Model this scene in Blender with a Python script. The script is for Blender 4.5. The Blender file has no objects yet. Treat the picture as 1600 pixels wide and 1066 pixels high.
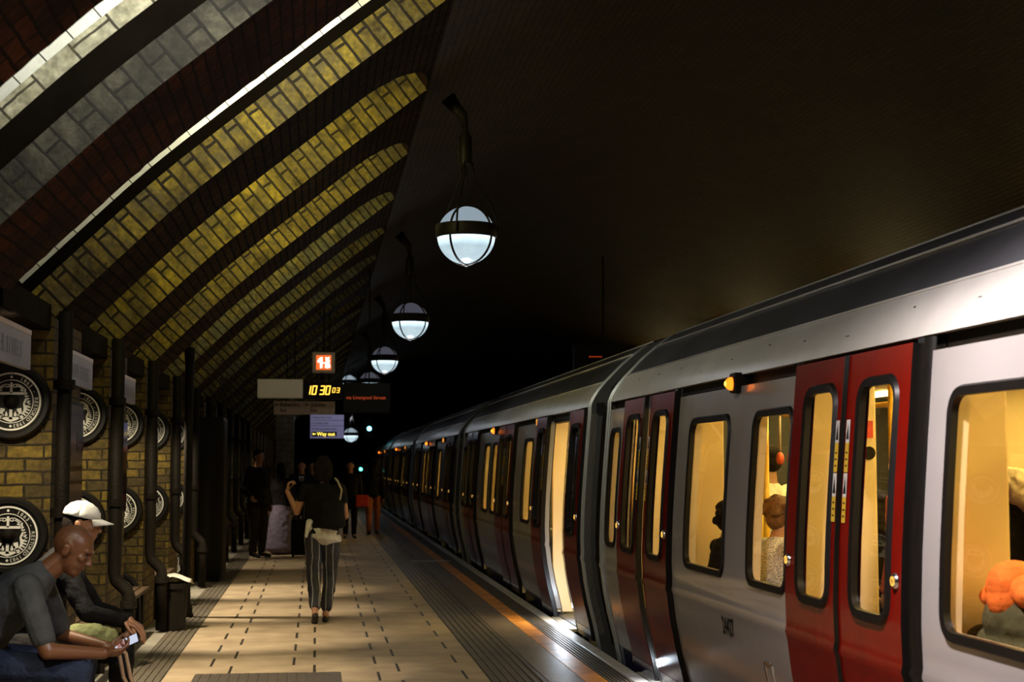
import bpy, bmesh, math, random
from math import sin, cos, pi, atan, atan2, sqrt, radians
from mathutils import Vector, Matrix, noise
random.seed(7)
S = bpy.context.scene
C = S.collection

# ------------------------------------------------------------------ camera, world, exposure, large lights
FPX = 2427.0
TH = atan(193 / FPX); PS = atan(306 / FPX * cos(TH))
cam_d = bpy.data.cameras.new('camera'); cam = bpy.data.objects.new('camera', cam_d); C.objects.link(cam)
cam_d.sensor_width = 36; cam_d.lens = 36 * FPX / 1600; cam_d.clip_start = 0.05; cam_d.clip_end = 300
fw = Vector((sin(PS) * cos(TH), cos(PS) * cos(TH), sin(TH)))
cam.location = (0, 0, 1.6); cam.rotation_euler = fw.to_track_quat('-Z', 'Y').to_euler()
cam_d.dof.use_dof = True; cam_d.dof.focus_distance = 11.0; cam_d.dof.aperture_fstop = 4.0
S.camera = cam
S.view_settings.view_transform = 'Standard'; S.view_settings.look = 'None'
S.view_settings.exposure = 0.0; S.view_settings.gamma = 1.0; S.view_settings.use_curve_mapping = False
w = bpy.data.worlds.new('world'); S.world = w; w.use_nodes = True
w.node_tree.nodes['Background'].inputs[0].default_value = (0.010, 0.007, 0.004, 1)
w.node_tree.nodes['Background'].inputs[1].default_value = 0.3
try:
    S.cycles.use_denoising = True
    S.cycles.max_bounces = 7; S.cycles.diffuse_bounces = 3; S.cycles.glossy_bounces = 3
    S.cycles.transparent_max_bounces = 16; S.cycles.sample_clamp_indirect = 3.0
    S.cycles.caustics_reflective = False; S.cycles.caustics_refractive = False
except Exception: pass

def light(kind, loc, energy, col, aim=None, size=0.2, size_y=None, spot=None, blend=0.5, name='light', spread=None):
    d = bpy.data.lights.new(name, kind); o = bpy.data.objects.new(name, d); C.objects.link(o)
    o.location = loc; d.energy = energy; d.color = col
    if kind == 'AREA':
        d.size = size
        if size_y: d.shape = 'RECTANGLE'; d.size_y = size_y
        if spread: d.spread = spread
    else: d.shadow_soft_size = size
    if kind == 'SPOT': d.spot_size = spot or 2.0; d.spot_blend = blend
    if aim is not None:
        o.rotation_euler = (Vector(aim) - Vector(loc)).to_track_quat('-Z', 'Y').to_euler()
    return o

# ------------------------------------------------------------------ the run of the bays
RV0, BAY, OPEN = 10.0, 2.66, 1.52          # reveal plane of bay 1, bay length, opening length
def rv(k): return RV0 + BAY * (k - 1)      # the reveal (wall facing the camera) that closes opening k
INTR = [(-1.64, 2.52), (-1.256, 2.90), (-0.87, 3.27), (-0.47, 3.61), (-0.09, 3.92), (0.25, 4.20), (0.58, 4.46), (0.885, 4.70)]
VAULT = [(0.885, 4.70), (1.15, 4.86), (1.6, 5.08), (2.2, 5.30), (3.0, 5.50), (4.0, 5.66), (5.2, 5.72), (6.5, 5.60), (8.0, 5.20), (9.3, 4.55), (10.4, 3.60), (11.0, 2.6), (11.2, 1.4), (11.2, -1.4)]

# ------------------------------------------------------------------ materials
MATS = {}
def nodes_of(name):
    m = bpy.data.materials.new(name); m.use_nodes = True
    nt = m.node_tree; nt.nodes.clear()
    out = nt.nodes.new('ShaderNodeOutputMaterial')
    return m, nt, out
def mat(name, col, rough=0.5, metal=0.0, var=0.18, scale=9.0, emit=None, es=0.0, bump=0.0, bscale=60.0, coat=0.0, spec=0.5):
    if name in MATS: return MATS[name]
    m, nt, out = nodes_of(name); N = nt.nodes; L = nt.links
    p = N.new('ShaderNodeBsdfPrincipled'); L.new(p.outputs[0], out.inputs[0])
    tc = N.new('ShaderNodeTexCoord'); nz = N.new('ShaderNodeTexNoise'); nz.inputs['Scale'].default_value = scale; nz.inputs['Detail'].default_value = 5
    L.new(tc.outputs['Object'], nz.inputs['Vector'])
    r = N.new('ShaderNodeValToRGB'); r.color_ramp.elements[0].position = 0.3; r.color_ramp.elements[1].position = 0.7
    r.color_ramp.elements[0].color = tuple(c * (1 - var) for c in col) + (1,)
    r.color_ramp.elements[1].color = tuple(min(1, c * (1 + var)) for c in col) + (1,)
    L.new(nz.outputs['Fac'], r.inputs[0]); L.new(r.outputs[0], p.inputs['Base Color'])
    p.inputs['Roughness'].default_value = rough; p.inputs['Metallic'].default_value = metal
    p.inputs['Specular IOR Level'].default_value = spec
    if coat: p.inputs['Coat Weight'].default_value = coat; p.inputs['Coat Roughness'].default_value = 0.08
    if emit: p.inputs['Emission Color'].default_value = tuple(emit) + (1,); p.inputs['Emission Strength'].default_value = es
    if bump:
        n2 = N.new('ShaderNodeTexNoise'); n2.inputs['Scale'].default_value = bscale; n2.inputs['Detail'].default_value = 4
        L.new(tc.outputs['Object'], n2.inputs['Vector'])
        b = N.new('ShaderNodeBump'); b.inputs['Strength'].default_value = bump; b.inputs['Distance'].default_value = 0.02
        L.new(n2.outputs['Fac'], b.inputs['Height']); L.new(b.outputs[0], p.inputs['Normal'])
    MATS[name] = m
    return m
def emis(name, col, st):
    if name in MATS: return MATS[name]
    m, nt, out = nodes_of(name); e = nt.nodes.new('ShaderNodeEmission')
    e.inputs[0].default_value = tuple(col) + (1,); e.inputs[1].default_value = st
    nt.links.new(e.outputs[0], out.inputs[0]); MATS[name] = m; return m
def brick_mat(name, c1, c2, mortar, bw, rh, ms=0.006, rough=0.75, offset=0.5, soot=0.5, sootcol=(0.012, 0.009, 0.006), bump=0.6, nscale=3.0, spec=0.3, flip=False, extra=None):
    """bricks laid in the mesh's own metre UVs"""
    if name in MATS: return MATS[name]
    m, nt, out = nodes_of(name); N = nt.nodes; L = nt.links
    p = N.new('ShaderNodeBsdfPrincipled'); L.new(p.outputs[0], out.inputs[0])
    uv = N.new('ShaderNodeUVMap'); uv.uv_map = 'UVMap'
    nz0 = N.new('ShaderNodeTexNoise'); nz0.inputs['Scale'].default_value = 9.0; nz0.inputs['Detail'].default_value = 2
    L.new(uv.outputs[0], nz0.inputs['Vector'])
    sc = N.new('ShaderNodeVectorMath'); sc.operation = 'SCALE'; sc.inputs['Scale'].default_value = 0.018
    sub = N.new('ShaderNodeVectorMath'); sub.operation = 'SUBTRACT'; sub.inputs[1].default_value = (0.5, 0.5, 0.5)
    L.new(nz0.outputs['Color'], sub.inputs[0]); L.new(sub.outputs[0], sc.inputs[0])
    ad = N.new('ShaderNodeVectorMath'); ad.operation = 'ADD'; L.new(uv.outputs[0], ad.inputs[0]); L.new(sc.outputs[0], ad.inputs[1])
    b = N.new('ShaderNodeTexBrick'); L.new(ad.outputs[0] if bump > 0.3 else uv.outputs[0], b.inputs['Vector'])
    b.inputs['Scale'].default_value = 1.0; b.inputs['Brick Width'].default_value = bw; b.inputs['Row Height'].default_value = rh
    b.inputs['Mortar Size'].default_value = ms; b.inputs['Mortar Smooth'].default_value = 0.3; b.offset = offset
    b.inputs['Color1'].default_value = tuple(c1) + (1,); b.inputs['Color2'].default_value = tuple(c2) + (1,); b.inputs['Mortar'].default_value = tuple(mortar) + (1,)
    tc = N.new('ShaderNodeTexCoord')
    n1 = N.new('ShaderNodeTexNoise'); n1.inputs['Scale'].default_value = nscale; n1.inputs['Detail'].default_value = 8; n1.inputs['Roughness'].default_value = 0.7
    L.new(tc.outputs['Object'], n1.inputs['Vector'])
    r1 = N.new('ShaderNodeValToRGB'); r1.color_ramp.elements[0].position = 0.40; r1.color_ramp.elements[1].position = 0.62
    r1.color_ramp.elements[0].color = (0, 0, 0, 1); r1.color_ramp.elements[1].color = (soot, soot, soot, 1)
    L.new(n1.outputs['Fac'], r1.inputs[0])
    mx = N.new('ShaderNodeMixRGB'); L.new(r1.outputs[0], mx.inputs[0]); L.new(b.outputs['Color'], mx.inputs[1]); mx.inputs[2].default_value = tuple(sootcol) + (1,)
    n2 = N.new('ShaderNodeTexNoise'); n2.inputs['Scale'].default_value = 28; n2.inputs['Detail'].default_value = 6
    L.new(tc.outputs['Object'], n2.inputs['Vector'])
    r2 = N.new('ShaderNodeValToRGB'); r2.color_ramp.elements[0].position = 0.3; r2.color_ramp.elements[1].position = 0.7
    r2.color_ramp.elements[0].color = (0.45, 0.45, 0.45, 1); r2.color_ramp.elements[1].color = (1, 1, 1, 1)
    if bump <= 0.3: r2.color_ramp.elements[0].color = (0.85, 0.85, 0.85, 1)
    L.new(n2.outputs['Fac'], r2.inputs[0])
    if extra:
        n3 = N.new('ShaderNodeTexNoise'); n3.inputs['Scale'].default_value = 4.5; n3.inputs['Detail'].default_value = 7; n3.inputs['Roughness'].default_value = 0.75
        mp = N.new('ShaderNodeMapping'); mp.inputs['Location'].default_value = (7.3, 2.1, 4.4); L.new(tc.outputs['Object'], mp.inputs[0]); L.new(mp.outputs[0], n3.inputs['Vector'])
        r3 = N.new('ShaderNodeValToRGB'); r3.color_ramp.elements[0].position = 0.47; r3.color_ramp.elements[1].position = 0.60
        L.new(n3.outputs['Fac'], r3.inputs[0]); m3 = N.new('ShaderNodeMixRGB'); L.new(r3.outputs[0], m3.inputs[0]); L.new(mx.outputs[0], m3.inputs[1]); m3.inputs[2].default_value = tuple(extra) + (1,)
        mq = N.new('ShaderNodeMixRGB'); L.new(b.outputs['Fac'], mq.inputs[0]); L.new(m3.outputs[0], mq.inputs[1]); mq.inputs[2].default_value = tuple(mortar) + (1,); mx = mq
    m2 = N.new('ShaderNodeMixRGB'); m2.blend_type = 'MULTIPLY'; m2.inputs[0].default_value = 1
    L.new(mx.outputs[0], m2.inputs[1]); L.new(r2.outputs[0], m2.inputs[2]); L.new(m2.outputs[0], p.inputs['Base Color'])
    p.inputs['Roughness'].default_value = rough; p.inputs['Specular IOR Level'].default_value = spec
    inv = N.new('ShaderNodeMath'); inv.operation = 'MULTIPLY_ADD'; inv.inputs[1].default_value = -1.2; inv.inputs[2].default_value = 1.0
    L.new(b.outputs['Fac'], inv.inputs[0])
    ad2 = N.new('ShaderNodeMath'); ad2.operation = 'MULTIPLY_ADD'; ad2.inputs[1].default_value = 0.55 if bump > 0.3 else 0.05
    L.new(n2.outputs['Fac'], ad2.inputs[0]); L.new(inv.outputs[0], ad2.inputs[2])
    bp = N.new('ShaderNodeBump'); bp.inputs['Strength'].default_value = bump; bp.inputs['Distance'].default_value = 0.012
    L.new(ad2.outputs[0], bp.inputs['Height']); L.new(bp.outputs[0], p.inputs['Normal'])
    MATS[name] = m; return m
def glass_mat(name, tint=(0.9, 0.88, 0.84), refl=1.0, rough=0.02):
    if name in MATS: return MATS[name]
    m, nt, out = nodes_of(name); N = nt.nodes; L = nt.links
    t = N.new('ShaderNodeBsdfTransparent'); t.inputs[0].default_value = tuple(tint) + (1,)
    g = N.new('ShaderNodeBsdfGlossy'); g.inputs['Roughness'].default_value = rough; g.inputs[0].default_value = (refl, refl, refl, 1)
    lw = N.new('ShaderNodeLayerWeight'); lw.inputs[0].default_value = 0.5
    pw = N.new('ShaderNodeMath'); pw.operation = 'POWER'; pw.inputs[1].default_value = 5.0; L.new(lw.outputs['Facing'], pw.inputs[0])
    f = N.new('ShaderNodeMath'); f.operation = 'MULTIPLY_ADD'; f.inputs[1].default_value = 0.75; f.inputs[2].default_value = 0.04; L.new(pw.outputs[0], f.inputs[0])
    mx = N.new('ShaderNodeMixShader'); L.new(f.outputs[0], mx.inputs[0]); L.new(t.outputs[0], mx.inputs[1]); L.new(g.outputs[0], mx.inputs[2])
    L.new(mx.outputs[0], out.inputs[0]); MATS[name] = m; return m

M_black = mat('black_metal', (0.008, 0.006, 0.004), 0.5, 0.0, spec=.12)
M_iron = mat('dark_cast_iron', (0.009, 0.007, 0.005), 0.6, 0.0, bump=0.3, spec=.10)
M_rubber = mat('black_rubber', (0.005, 0.004, 0.0035), 0.4, spec=.2)
M_white = mat('white_train_paint', (0.26, 0.24, 0.235), 0.25, 0.0, 0.05, 3, coat=0.4)
M_red = mat('deep_red_train_paint', (0.12, 0.0038, 0.0018), 0.2, 0.0, 0.12, 4, spec=.12)
M_navy = mat('navy_skirt_paint', (0.030, 0.025, 0.085), 0.2, 0.0, 0.1, coat=0.8)
M_cant = mat('grey_cant_paint', (0.42, 0.40, 0.38), 0.38, 0.1, 0.10, 2.5)
M_roof = mat('grey_roof_paint', (0.075, 0.075, 0.085), 0.30, 0.3, 0.25, 2.0)
M_cream = mat('cream_interior', (0.80, 0.60, 0.34), 0.45, 0.0, 0.05, 2)
M_pane = glass_mat('window_glass')
M_yellow = mat('yellow_pole_paint', (0.85, 0.48, 0.03), 0.3)
M_seat = mat('blue_green_moquette', (0.05, 0.09, 0.12), 0.9, bump=0.3, bscale=200)
M_lightstrip = emis('interior_light', (1.0, 0.74, 0.20), 31.0)
M_chrome = mat('chrome', (0.6, 0.6, 0.6), 0.2, 1.0, 0.05)

# ------------------------------------------------------------------ mesh helpers
WM = {}
def wmat(o): return WM.get(o.name, Matrix.Identity(4)) if o else Matrix.Identity(4)
class MB:
    def __init__(s): s.v = []; s.f = []; s.uv = {}
    def add(s, vs, fs, uvs=None):
        n = len(s.v); s.v += [Vector(v) for v in vs]
        for i, f in enumerate(fs):
            if uvs: s.uv[len(s.f)] = uvs[i]
            s.f.append([a + n for a in f])
        return s
    def box(s, a, b, M=None):
        (x0, y0, z0), (x1, y1, z1) = a, b
        vs = [Vector(p) for p in ((x0,y0,z0),(x1,y0,z0),(x1,y1,z0),(x0,y1,z0),(x0,y0,z1),(x1,y0,z1),(x1,y1,z1),(x0,y1,z1))]
        if M: vs = [M @ v for v in vs]
        return s.add(vs, [(0,3,2,1),(4,5,6,7),(0,1,5,4),(1,2,6,5),(2,3,7,6),(3,0,4,7)])
    def tube(s, pts, r, n=10, cap=True, closed=False):
        pts = [Vector(p) for p in pts]; m = len(pts); rs = r if isinstance(r, (list, tuple)) else [r] * m
        vs = []; up = None
        for i, p in enumerate(pts):
            if closed: t = (pts[(i + 1) % m] - pts[i - 1]).normalized()
            else: t = (pts[min(i + 1, m - 1)] - pts[max(i - 1, 0)]).normalized()
            if up is None: up = Vector((0, 0, 1)) if abs(t.z) < 0.9 else Vector((1, 0, 0))
            a = t.cross(up).normalized(); b = a.cross(t).normalized(); up = b
            for k in range(n):
                q = 2 * pi * k / n; vs.append(p + (a * cos(q) + b * sin(q)) * rs[i])
        fs = []
        for i in range(m if closed else m - 1):
            j = (i + 1) % m
            for k in range(n): fs.append((i * n + k, i * n + (k + 1) % n, j * n + (k + 1) % n, j * n + k))
        if cap and not closed: fs += [tuple(range(n))[::-1], tuple((m - 1) * n + k for k in range(n))]
        return s.add(vs, fs)
    def lathe(s, prof, c, axis='z', n=32, full=2 * pi, start=0.0):
        """prof = [(radius, height)...] turned about an axis through c"""
        vs = []; c = Vector(c); cl = abs(full - 2 * pi) < 1e-6; nn = n if cl else n + 1
        for (r, h) in prof:
            for k in range(nn):
                q = start + full * k / n; a, b = r * cos(q), r * sin(q)
                vs.append(c + {'z': Vector((a, b, h)), 'y': Vector((a, h, b)), 'x': Vector((h, a, b))}[axis])
        fs = []
        for i in range(len(prof) - 1):
            for k in range(n):
                k2 = (k + 1) % nn if cl else k + 1
                fs.append((i * nn + k, i * nn + k2, (i + 1) * nn + k2, (i + 1) * nn + k))
        return s.add(vs, fs)
    def prism(s, poly, h0, h1, fn):
        """poly of 2-D points, extruded between h0 and h1; fn(a,b,h) -> point"""
        n = len(poly); vs = [fn(a, b, h0) for a, b in poly] + [fn(a, b, h1) for a, b in poly]
        fs = [tuple(range(n))[::-1], tuple(range(n, 2 * n))] + [(i, (i + 1) % n, n + (i + 1) % n, n + i) for i in range(n)]
        return s.add(vs, fs)
    def grid(s, us, vs_, fn, uvfn=None, skip=None):
        vv = [fn(u, v) for v in vs_ for u in us]; nu = len(us); fs = []; uvs = []
        for j in range(len(vs_) - 1):
            for i in range(nu - 1):
                if skip and skip((us[i] + us[i+1]) / 2, (vs_[j] + vs_[j+1]) / 2): continue
                fs.append((j*nu+i, j*nu+i+1, (j+1)*nu+i+1, (j+1)*nu+i))
                g = uvfn or (lambda a, b: (a, b))
                uvs.append([g(us[i], vs_[j]), g(us[i+1], vs_[j]), g(us[i+1], vs_[j+1]), g(us[i], vs_[j+1])])
        return s.add(vv, fs, uvs)
    def build(s, name, m, parent=None, smooth=False, bevel=0, solid=0, rnd=False):
        me = bpy.data.meshes.new(name); Wi = wmat(parent).inverted()
        me.from_pydata([Wi @ v for v in s.v], [], s.f)
        if s.uv:
            l = me.uv_layers.new(name='UVMap')
            for p in me.polygons:
                u = s.uv.get(p.index)
                if u:
                    for k, li in enumerate(p.loop_indices): l.data[li].uv = u[k]
        me.update()
        if True:
            bm = bmesh.new(); bm.from_mesh(me); bmesh.ops.recalc_face_normals(bm, faces=bm.faces); bm.to_mesh(me); bm.free()
        if smooth:
            for p in me.polygons: p.use_smooth = True
        me.materials.append(m)
        o = bpy.data.objects.new(name, me); C.objects.link(o)
        if parent: o.parent = parent; WM[o.name] = wmat(parent)
        if bevel:
            b = o.modifiers.new('bevel', 'BEVEL'); b.width = bevel; b.segments = 2; b.limit_method = 'ANGLE'
        if solid:
            b = o.modifiers.new('solid', 'SOLIDIFY'); b.thickness = solid; b.offset = 1
        if smooth and (bevel or smooth == 2):
            me.set_sharp_from_angle(angle=radians(40))
        return o
def tag(o, label=None, cat=None, group=None, kind=None):
    if label: o['label'] = label
    if cat: o['category'] = cat
    if group: o['group'] = group
    if kind: o['kind'] = kind
    return o
def thing(name, label, cat, loc=(0, 0, 0), rz=0.0, group=None):
    o = bpy.data.objects.new(name, None); C.objects.link(o); o.empty_display_size = 0.1
    o.location = loc; o.rotation_euler = (0, 0, rz)
    WM[o.name] = Matrix.Translation(Vector(loc)) @ Matrix.Rotation(rz, 4, 'Z')
    return tag(o, label, cat, group)
def copy_tree(o, parent=None):
    kids = [c for c in bpy.data.objects if c.parent == o]
    c = o.copy(); C.objects.link(c); c.parent = parent
    for k in kids: copy_tree(k, c)
    return c
def kids(o): return [c for c in bpy.data.objects if c.parent == o]
def struct(o): o['kind'] = 'structure'; return o

_glyph = {}
def glyph(txt, size):
    """flat outline mesh of some text, origin at its lower left"""
    if txt not in _glyph:
        cu = bpy.data.curves.new('t', 'FONT'); cu.body = txt; cu.size = 1; cu.resolution_u = 3
        ob = bpy.data.objects.new('t', cu); C.objects.link(ob)
        dg = bpy.context.evaluated_depsgraph_get(); dg.update()
        me = bpy.data.meshes.new_from_object(ob.evaluated_get(dg))
        _glyph[txt] = ([tuple(v.co) for v in me.vertices], [tuple(p.vertices) for p in me.polygons])
        bpy.data.objects.remove(ob); bpy.data.curves.remove(cu); bpy.data.meshes.remove(me)
    vs, fs = _glyph[txt]
    return [(v[0] * size, v[1] * size) for v in vs], fs
def text_into(mb, txt, size, fn, center=False, bold=0.0, squeeze=1.0):
    vs, fs = glyph(txt, size)
    if not vs: return
    xs = [v[0] for v in vs]; ox = (min(xs) + max(xs)) / 2 if center else min(xs)
    offs = [(0, 0)] + ([(bold, 0), (-bold, 0), (0, bold), (0, -bold)] if bold else [])
    for k, (a, b) in enumerate(offs):
        mb.add([fn((x - ox) * squeeze + a, y + b, k) for x, y in vs], fs)

# ------------------------------------------------------------------ setting: floor
def floor_mat():
    m, nt, out = nodes_of('beige_platform_slabs'); N = nt.nodes; L = nt.links
    p = N.new('ShaderNodeBsdfPrincipled'); L.new(p.outputs[0], out.inputs[0])
    tc = N.new('ShaderNodeTexCoord'); sp = N.new('ShaderNodeSeparateXYZ'); L.new(tc.outputs['Object'], sp.inputs[0])
    def mth(op, a, b=None, c=None):
        n = N.new('ShaderNodeMath'); n.operation = op
        for i, x in enumerate((a, b, c)):
            if x is None: continue
            if isinstance(x, (int, float)): n.inputs[i].default_value = x
            else: L.new(x, n.inputs[i])
        return n.outputs[0]
    RH, BW = 0.487, 0.652
    row = mth('DIVIDE', mth('SUBTRACT', sp.outputs[1], 12.22), RH)
    rowf = mth('FLOOR', row); par = mth('FLOORED_MODULO', rowf, 2.0)
    xs = mth('DIVIDE', mth('SUBTRACT', mth('SUBTRACT', sp.outputs[0], 0.003), mth('MULTIPLY', par, -0.166)), BW)
    fx = mth('FLOORED_MODULO', xs, 1.0); fy = mth('FLOORED_MODULO', row, 1.0)
    jx = mth('LESS_THAN', mth('MULTIPLY', mth('ABSOLUTE', mth('SUBTRACT', fx, 0.5)), -1.0), -0.5 + 0.017)
    jy = mth('LESS_THAN', mth('MULTIPLY', mth('ABSOLUTE', mth('SUBTRACT', fy, 0.5)), -1.0), -0.5 + 0.009)
    jy = mth('MULTIPLY', jy, 0.55)
    j = mth('MAXIMUM', jx, jy)
    wn = N.new('ShaderNodeTexWhiteNoise'); wn.noise_dimensions = '2D'; cb = N.new('ShaderNodeCombineXYZ')
    L.new(mth('FLOOR', xs), cb.inputs[0]); L.new(rowf, cb.inputs[1]); L.new(cb.outputs[0], wn.inputs['Vector'])
    nz = N.new('ShaderNodeTexNoise'); nz.inputs['Scale'].default_value = 3.5; nz.inputs['Detail'].default_value = 8; L.new(tc.outputs['Object'], nz.inputs['Vector'])
    br = mth('ADD', mth('MULTIPLY', wn.outputs['Value'], 0.10), mth('MULTIPLY', nz.outputs['Fac'], 0.7))
    r = N.new('ShaderNodeValToRGB'); r.color_ramp.elements[0].position = 0.15; r.color_ramp.elements[1].position = 0.75
    r.color_ramp.elements[0].color = (0.20, 0.142, 0.09, 1); r.color_ramp.elements[1].color = (0.47, 0.36, 0.24, 1)
    L.new(br, r.inputs[0])
    mx = N.new('ShaderNodeMixRGB'); L.new(j, mx.inputs[0]); L.new(r.outputs[0], mx.inputs[1]); mx.inputs[2].default_value = (0.02, 0.014, 0.009, 1)
    L.new(mx.outputs[0], p.inputs['Base Color']); p.inputs['Roughness'].default_value = 0.55
    b = N.new('ShaderNodeBump'); b.inputs['Strength'].default_value = 0.25; b.inputs['Distance'].default_value = 0.01
    L.new(mth('SUBTRACT', mth('MULTIPLY', nz.outputs['Fac'], 0.5), j), b.inputs['Height']); L.new(b.outputs[0], p.inputs['Normal'])
    return m
Y0, Y1 = -2.0, 72.0
M_slab = floor_mat()
M_greystone = mat('grey_platform_stone', (0.19, 0.17, 0.14), 0.55, 0, 0.25, 6, bump=0.2)
M_rib = mat('dark_ribbed_paving', (0.085, 0.068, 0.05), 0.5, 0, 0.3, 5, bump=0.2)
M_edge = mat('worn_white_edge_stone', (0.42, 0.38, 0.35), 0.4, 0, 0.25, 8, bump=0.15)
M_yl = mat('worn_yellow_line_paint', (0.62, 0.23, 0.035), 0.42, 0, 0.35, 5, bump=0.1)
M_dkplain = mat('dark_plain_paving', (0.13, 0.095, 0.065), 0.45, 0, 0.25, 4, bump=0.15)
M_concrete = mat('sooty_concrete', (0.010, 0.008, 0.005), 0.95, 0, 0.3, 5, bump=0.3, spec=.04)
struct(MB().box((-1.12, Y0, -0.3), (1.295, Y1, 0.0)).build('floor', M_slab))
struct(MB().box((-3.1, Y0, -0.3), (-1.40, Y1, 0.0)).build('floor', M_greystone))
struct(MB().box((1.725, Y0, -0.3), (1.99, Y1, 0.0)).build('floor', M_dkplain))
struct(MB().box((1.99, Y0, -0.3), (2.155, Y1, 0.002)).build('trim_1', M_yl))
struct(MB().box((2.34, Y0, -0.3), (2.458, Y1, 0.004)).build('trim_2', M_edge, bevel=0.01))
def ribs(x0, x1, n, name):
    m = MB(); m.box((x0, Y0, -0.3), (x1, Y1, -0.004)); d = (x1 - x0) / n
    for i in range(n): m.box((x0 + d * i + d * .22, Y0, -0.01), (x0 + d * i + d * .78, Y1, 0.004))
    return struct(m.build(name, M_rib))
ribs(-1.40, -1.12, 5, 'floor'); ribs(1.295, 1.725, 7, 'floor'); ribs(2.155, 2.34, 6, 'floor')
m = MB(); m.box((-0.90, 8.5, 0.0), (0.205, 12.24, 0.003))
for i in range(15): m.box((-0.88 + i * .072, 8.5, 0.003), (-0.85 + i * .072, 12.22, 0.007))
struct(m.build('trim_3', mat('dark_cover_plate', (0.07, 0.055, 0.045), 0.5, 0.1, 0.2)))
struct(MB().box((1.57, 25.85, 0), (2.23, 26.02, 0.006)).build('trim_4', mat('white_marking_paint', (0.55, 0.5, 0.48), 0.5, 0, 0.3, 20)))
struct(MB().box((2.38, Y0, -1.2), (2.455, Y1, -0.3)).build('trim_5', M_concrete))
struct(MB().box((2.4, Y0, -1.35), (11.4, Y1, -1.2)).build('floor', M_concrete))
for x in (3.2, 4.63):
    tag(MB().box((x - .035, Y0, -1.2), (x + .035, Y1, -1.03)).build('rail', M_iron), ('running rail under the near side of the train' if x < 4 else 'running rail under the far side of the train'), 'rail')

# ------------------------------------------------------------------ setting: vault, piers, reveals
BR_dark = brick_mat('sooty_vault_brick', (0.075, 0.024, 0.008), (0.035, 0.013, 0.006), (0.010, 0.006, 0.003), 0.225, 0.075, 0.008, rough=0.85, soot=0.7, sootcol=(0.007, 0.004, 0.002), bump=0.7, nscale=1.6, spec=.06)
BR_main = brick_mat('dark_ceiling_brick', (0.056, 0.036, 0.013), (0.036, 0.023, 0.009), (0.012, 0.008, 0.004), 0.225, 0.075, 0.009, rough=0.7, soot=0.5, bump=0.9, nscale=1.2, spec=.15)
BR_under = brick_mat('sooty_brown_vault_brick', (0.058, 0.036, 0.013), (0.036, 0.023, 0.009), (0.006, 0.004, 0.002), 0.225, 0.075, 0.009, rough=0.9, soot=0.6, sootcol=(0.006, 0.004, 0.002), bump=0.8, nscale=1.6, spec=.03)
M_gap_shade = mat('black_gap_shade', (0.004, 0.003, 0.002), 0.95, spec=.02)  # shade in the gap behind the brick ring, painted as flat black
BR_yel = brick_mat('yellow_stock_brick_arch', (0.36, 0.27, 0.030), (0.22, 0.165, 0.026), (0.014, 0.009, 0.003), 0.38, 0.088, 0.010, soot=0.9, sootcol=(0.03, 0.02, 0.006), bump=1.0, nscale=3.0, extra=(0.13, 0.105, 0.04))
BR_grey = brick_mat('pale_sooty_brick_arch', (0.075, 0.070, 0.048), (0.038, 0.036, 0.025), (0.008, 0.007, 0.005), 0.25, 0.105, 0.007, soot=0.85, bump=1.0, nscale=5.0, extra=(0.022, 0.020, 0.013))
BR_mix = brick_mat('mottled_stock_brick_arch', (0.30, 0.24, 0.05), (0.19, 0.17, 0.08), (0.014, 0.009, 0.003), 0.38, 0.088, 0.010, soot=0.85, bump=1.0, nscale=5.0, extra=(0.12, 0.12, 0.075))
BR_wall = brick_mat('yellow_stock_brick_wall', (0.25, 0.165, 0.020), (0.07, 0.050, 0.016), (0.018, 0.012, 0.004), 0.225, 0.082, 0.008, soot=0.7, sootcol=(0.05, 0.032, 0.012), bump=0.8, nscale=4.0)
TILE = brick_mat('white_glazed_tile', (0.72, 0.74, 0.68), (0.66, 0.68, 0.62), (0.03, 0.03, 0.025), 3.0, 0.155, 0.004, rough=0.25, offset=0.0, soot=0.12, bump=0.15, nscale=4, spec=0.5)
STONE = brick_mat('pale_worn_stone_ring', (0.52, 0.50, 0.36), (0.40, 0.39, 0.29), (0.04, 0.036, 0.026), 0.20, 0.21, 0.007, soot=0.55, sootcol=(0.10, 0.09, 0.04), bump=0.6, nscale=9)

def resample(pts, step):
    P = [Vector((a, 0, b)) for a, b in pts]; L = [0]
    for i in range(1, len(P)): L.append(L[-1] + (P[i] - P[i-1]).length)
    n = max(2, int(L[-1] / step)); out = []
    for k in range(n + 1):
        t = L[-1] * k / n; i = max(j for j in range(len(L)) if L[j] <= t + 1e-9); i = min(i, len(P) - 2)
        out.append((P[i].lerp(P[i+1], (t - L[i]) / (L[i+1] - L[i])), t))
    return out
# smooth the intrados with a spline
def spline(pts, n=6):
    out = []
    for i in range(len(pts) - 1):
        p0 = pts[max(i-1, 0)]; p1 = pts[i]; p2 = pts[i+1]; p3 = pts[min(i+2, len(pts)-1)]
        for k in range(n):
            t = k / n
            out.append(tuple(0.5 * (2*p1[a] + (p2[a]-p0[a])*t + (2*p0[a]-5*p1[a]+4*p2[a]-p3[a])*t*t + (3*p1[a]-p0[a]-3*p2[a]+p3[a])*t**3) for a in (0, 1)))
    out.append(pts[-1]); return out
FULL = spline(INTR + VAULT[1:], 6)
nI = (len(INTR) - 1) * 6
ARC = resample(FULL[:nI + 1], 0.045)
ARCN = []
for i, (p, t) in enumerate(ARC):
    a = ARC[max(i-1, 0)][0]; b = ARC[min(i+1, len(ARC)-1)][0]; d = (b - a).normalized(); ARCN.append(Vector((-d.z, 0, d.x)))
ARCL = ARC[-1][1]
def near_arris(i, yb):
    u = (ARC[i][1] - (ARCL - .75)) / .75
    return yb if u <= 0 else yb + OPEN * (1 - sqrt(max(0.0, 1 - u * u)))
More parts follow.
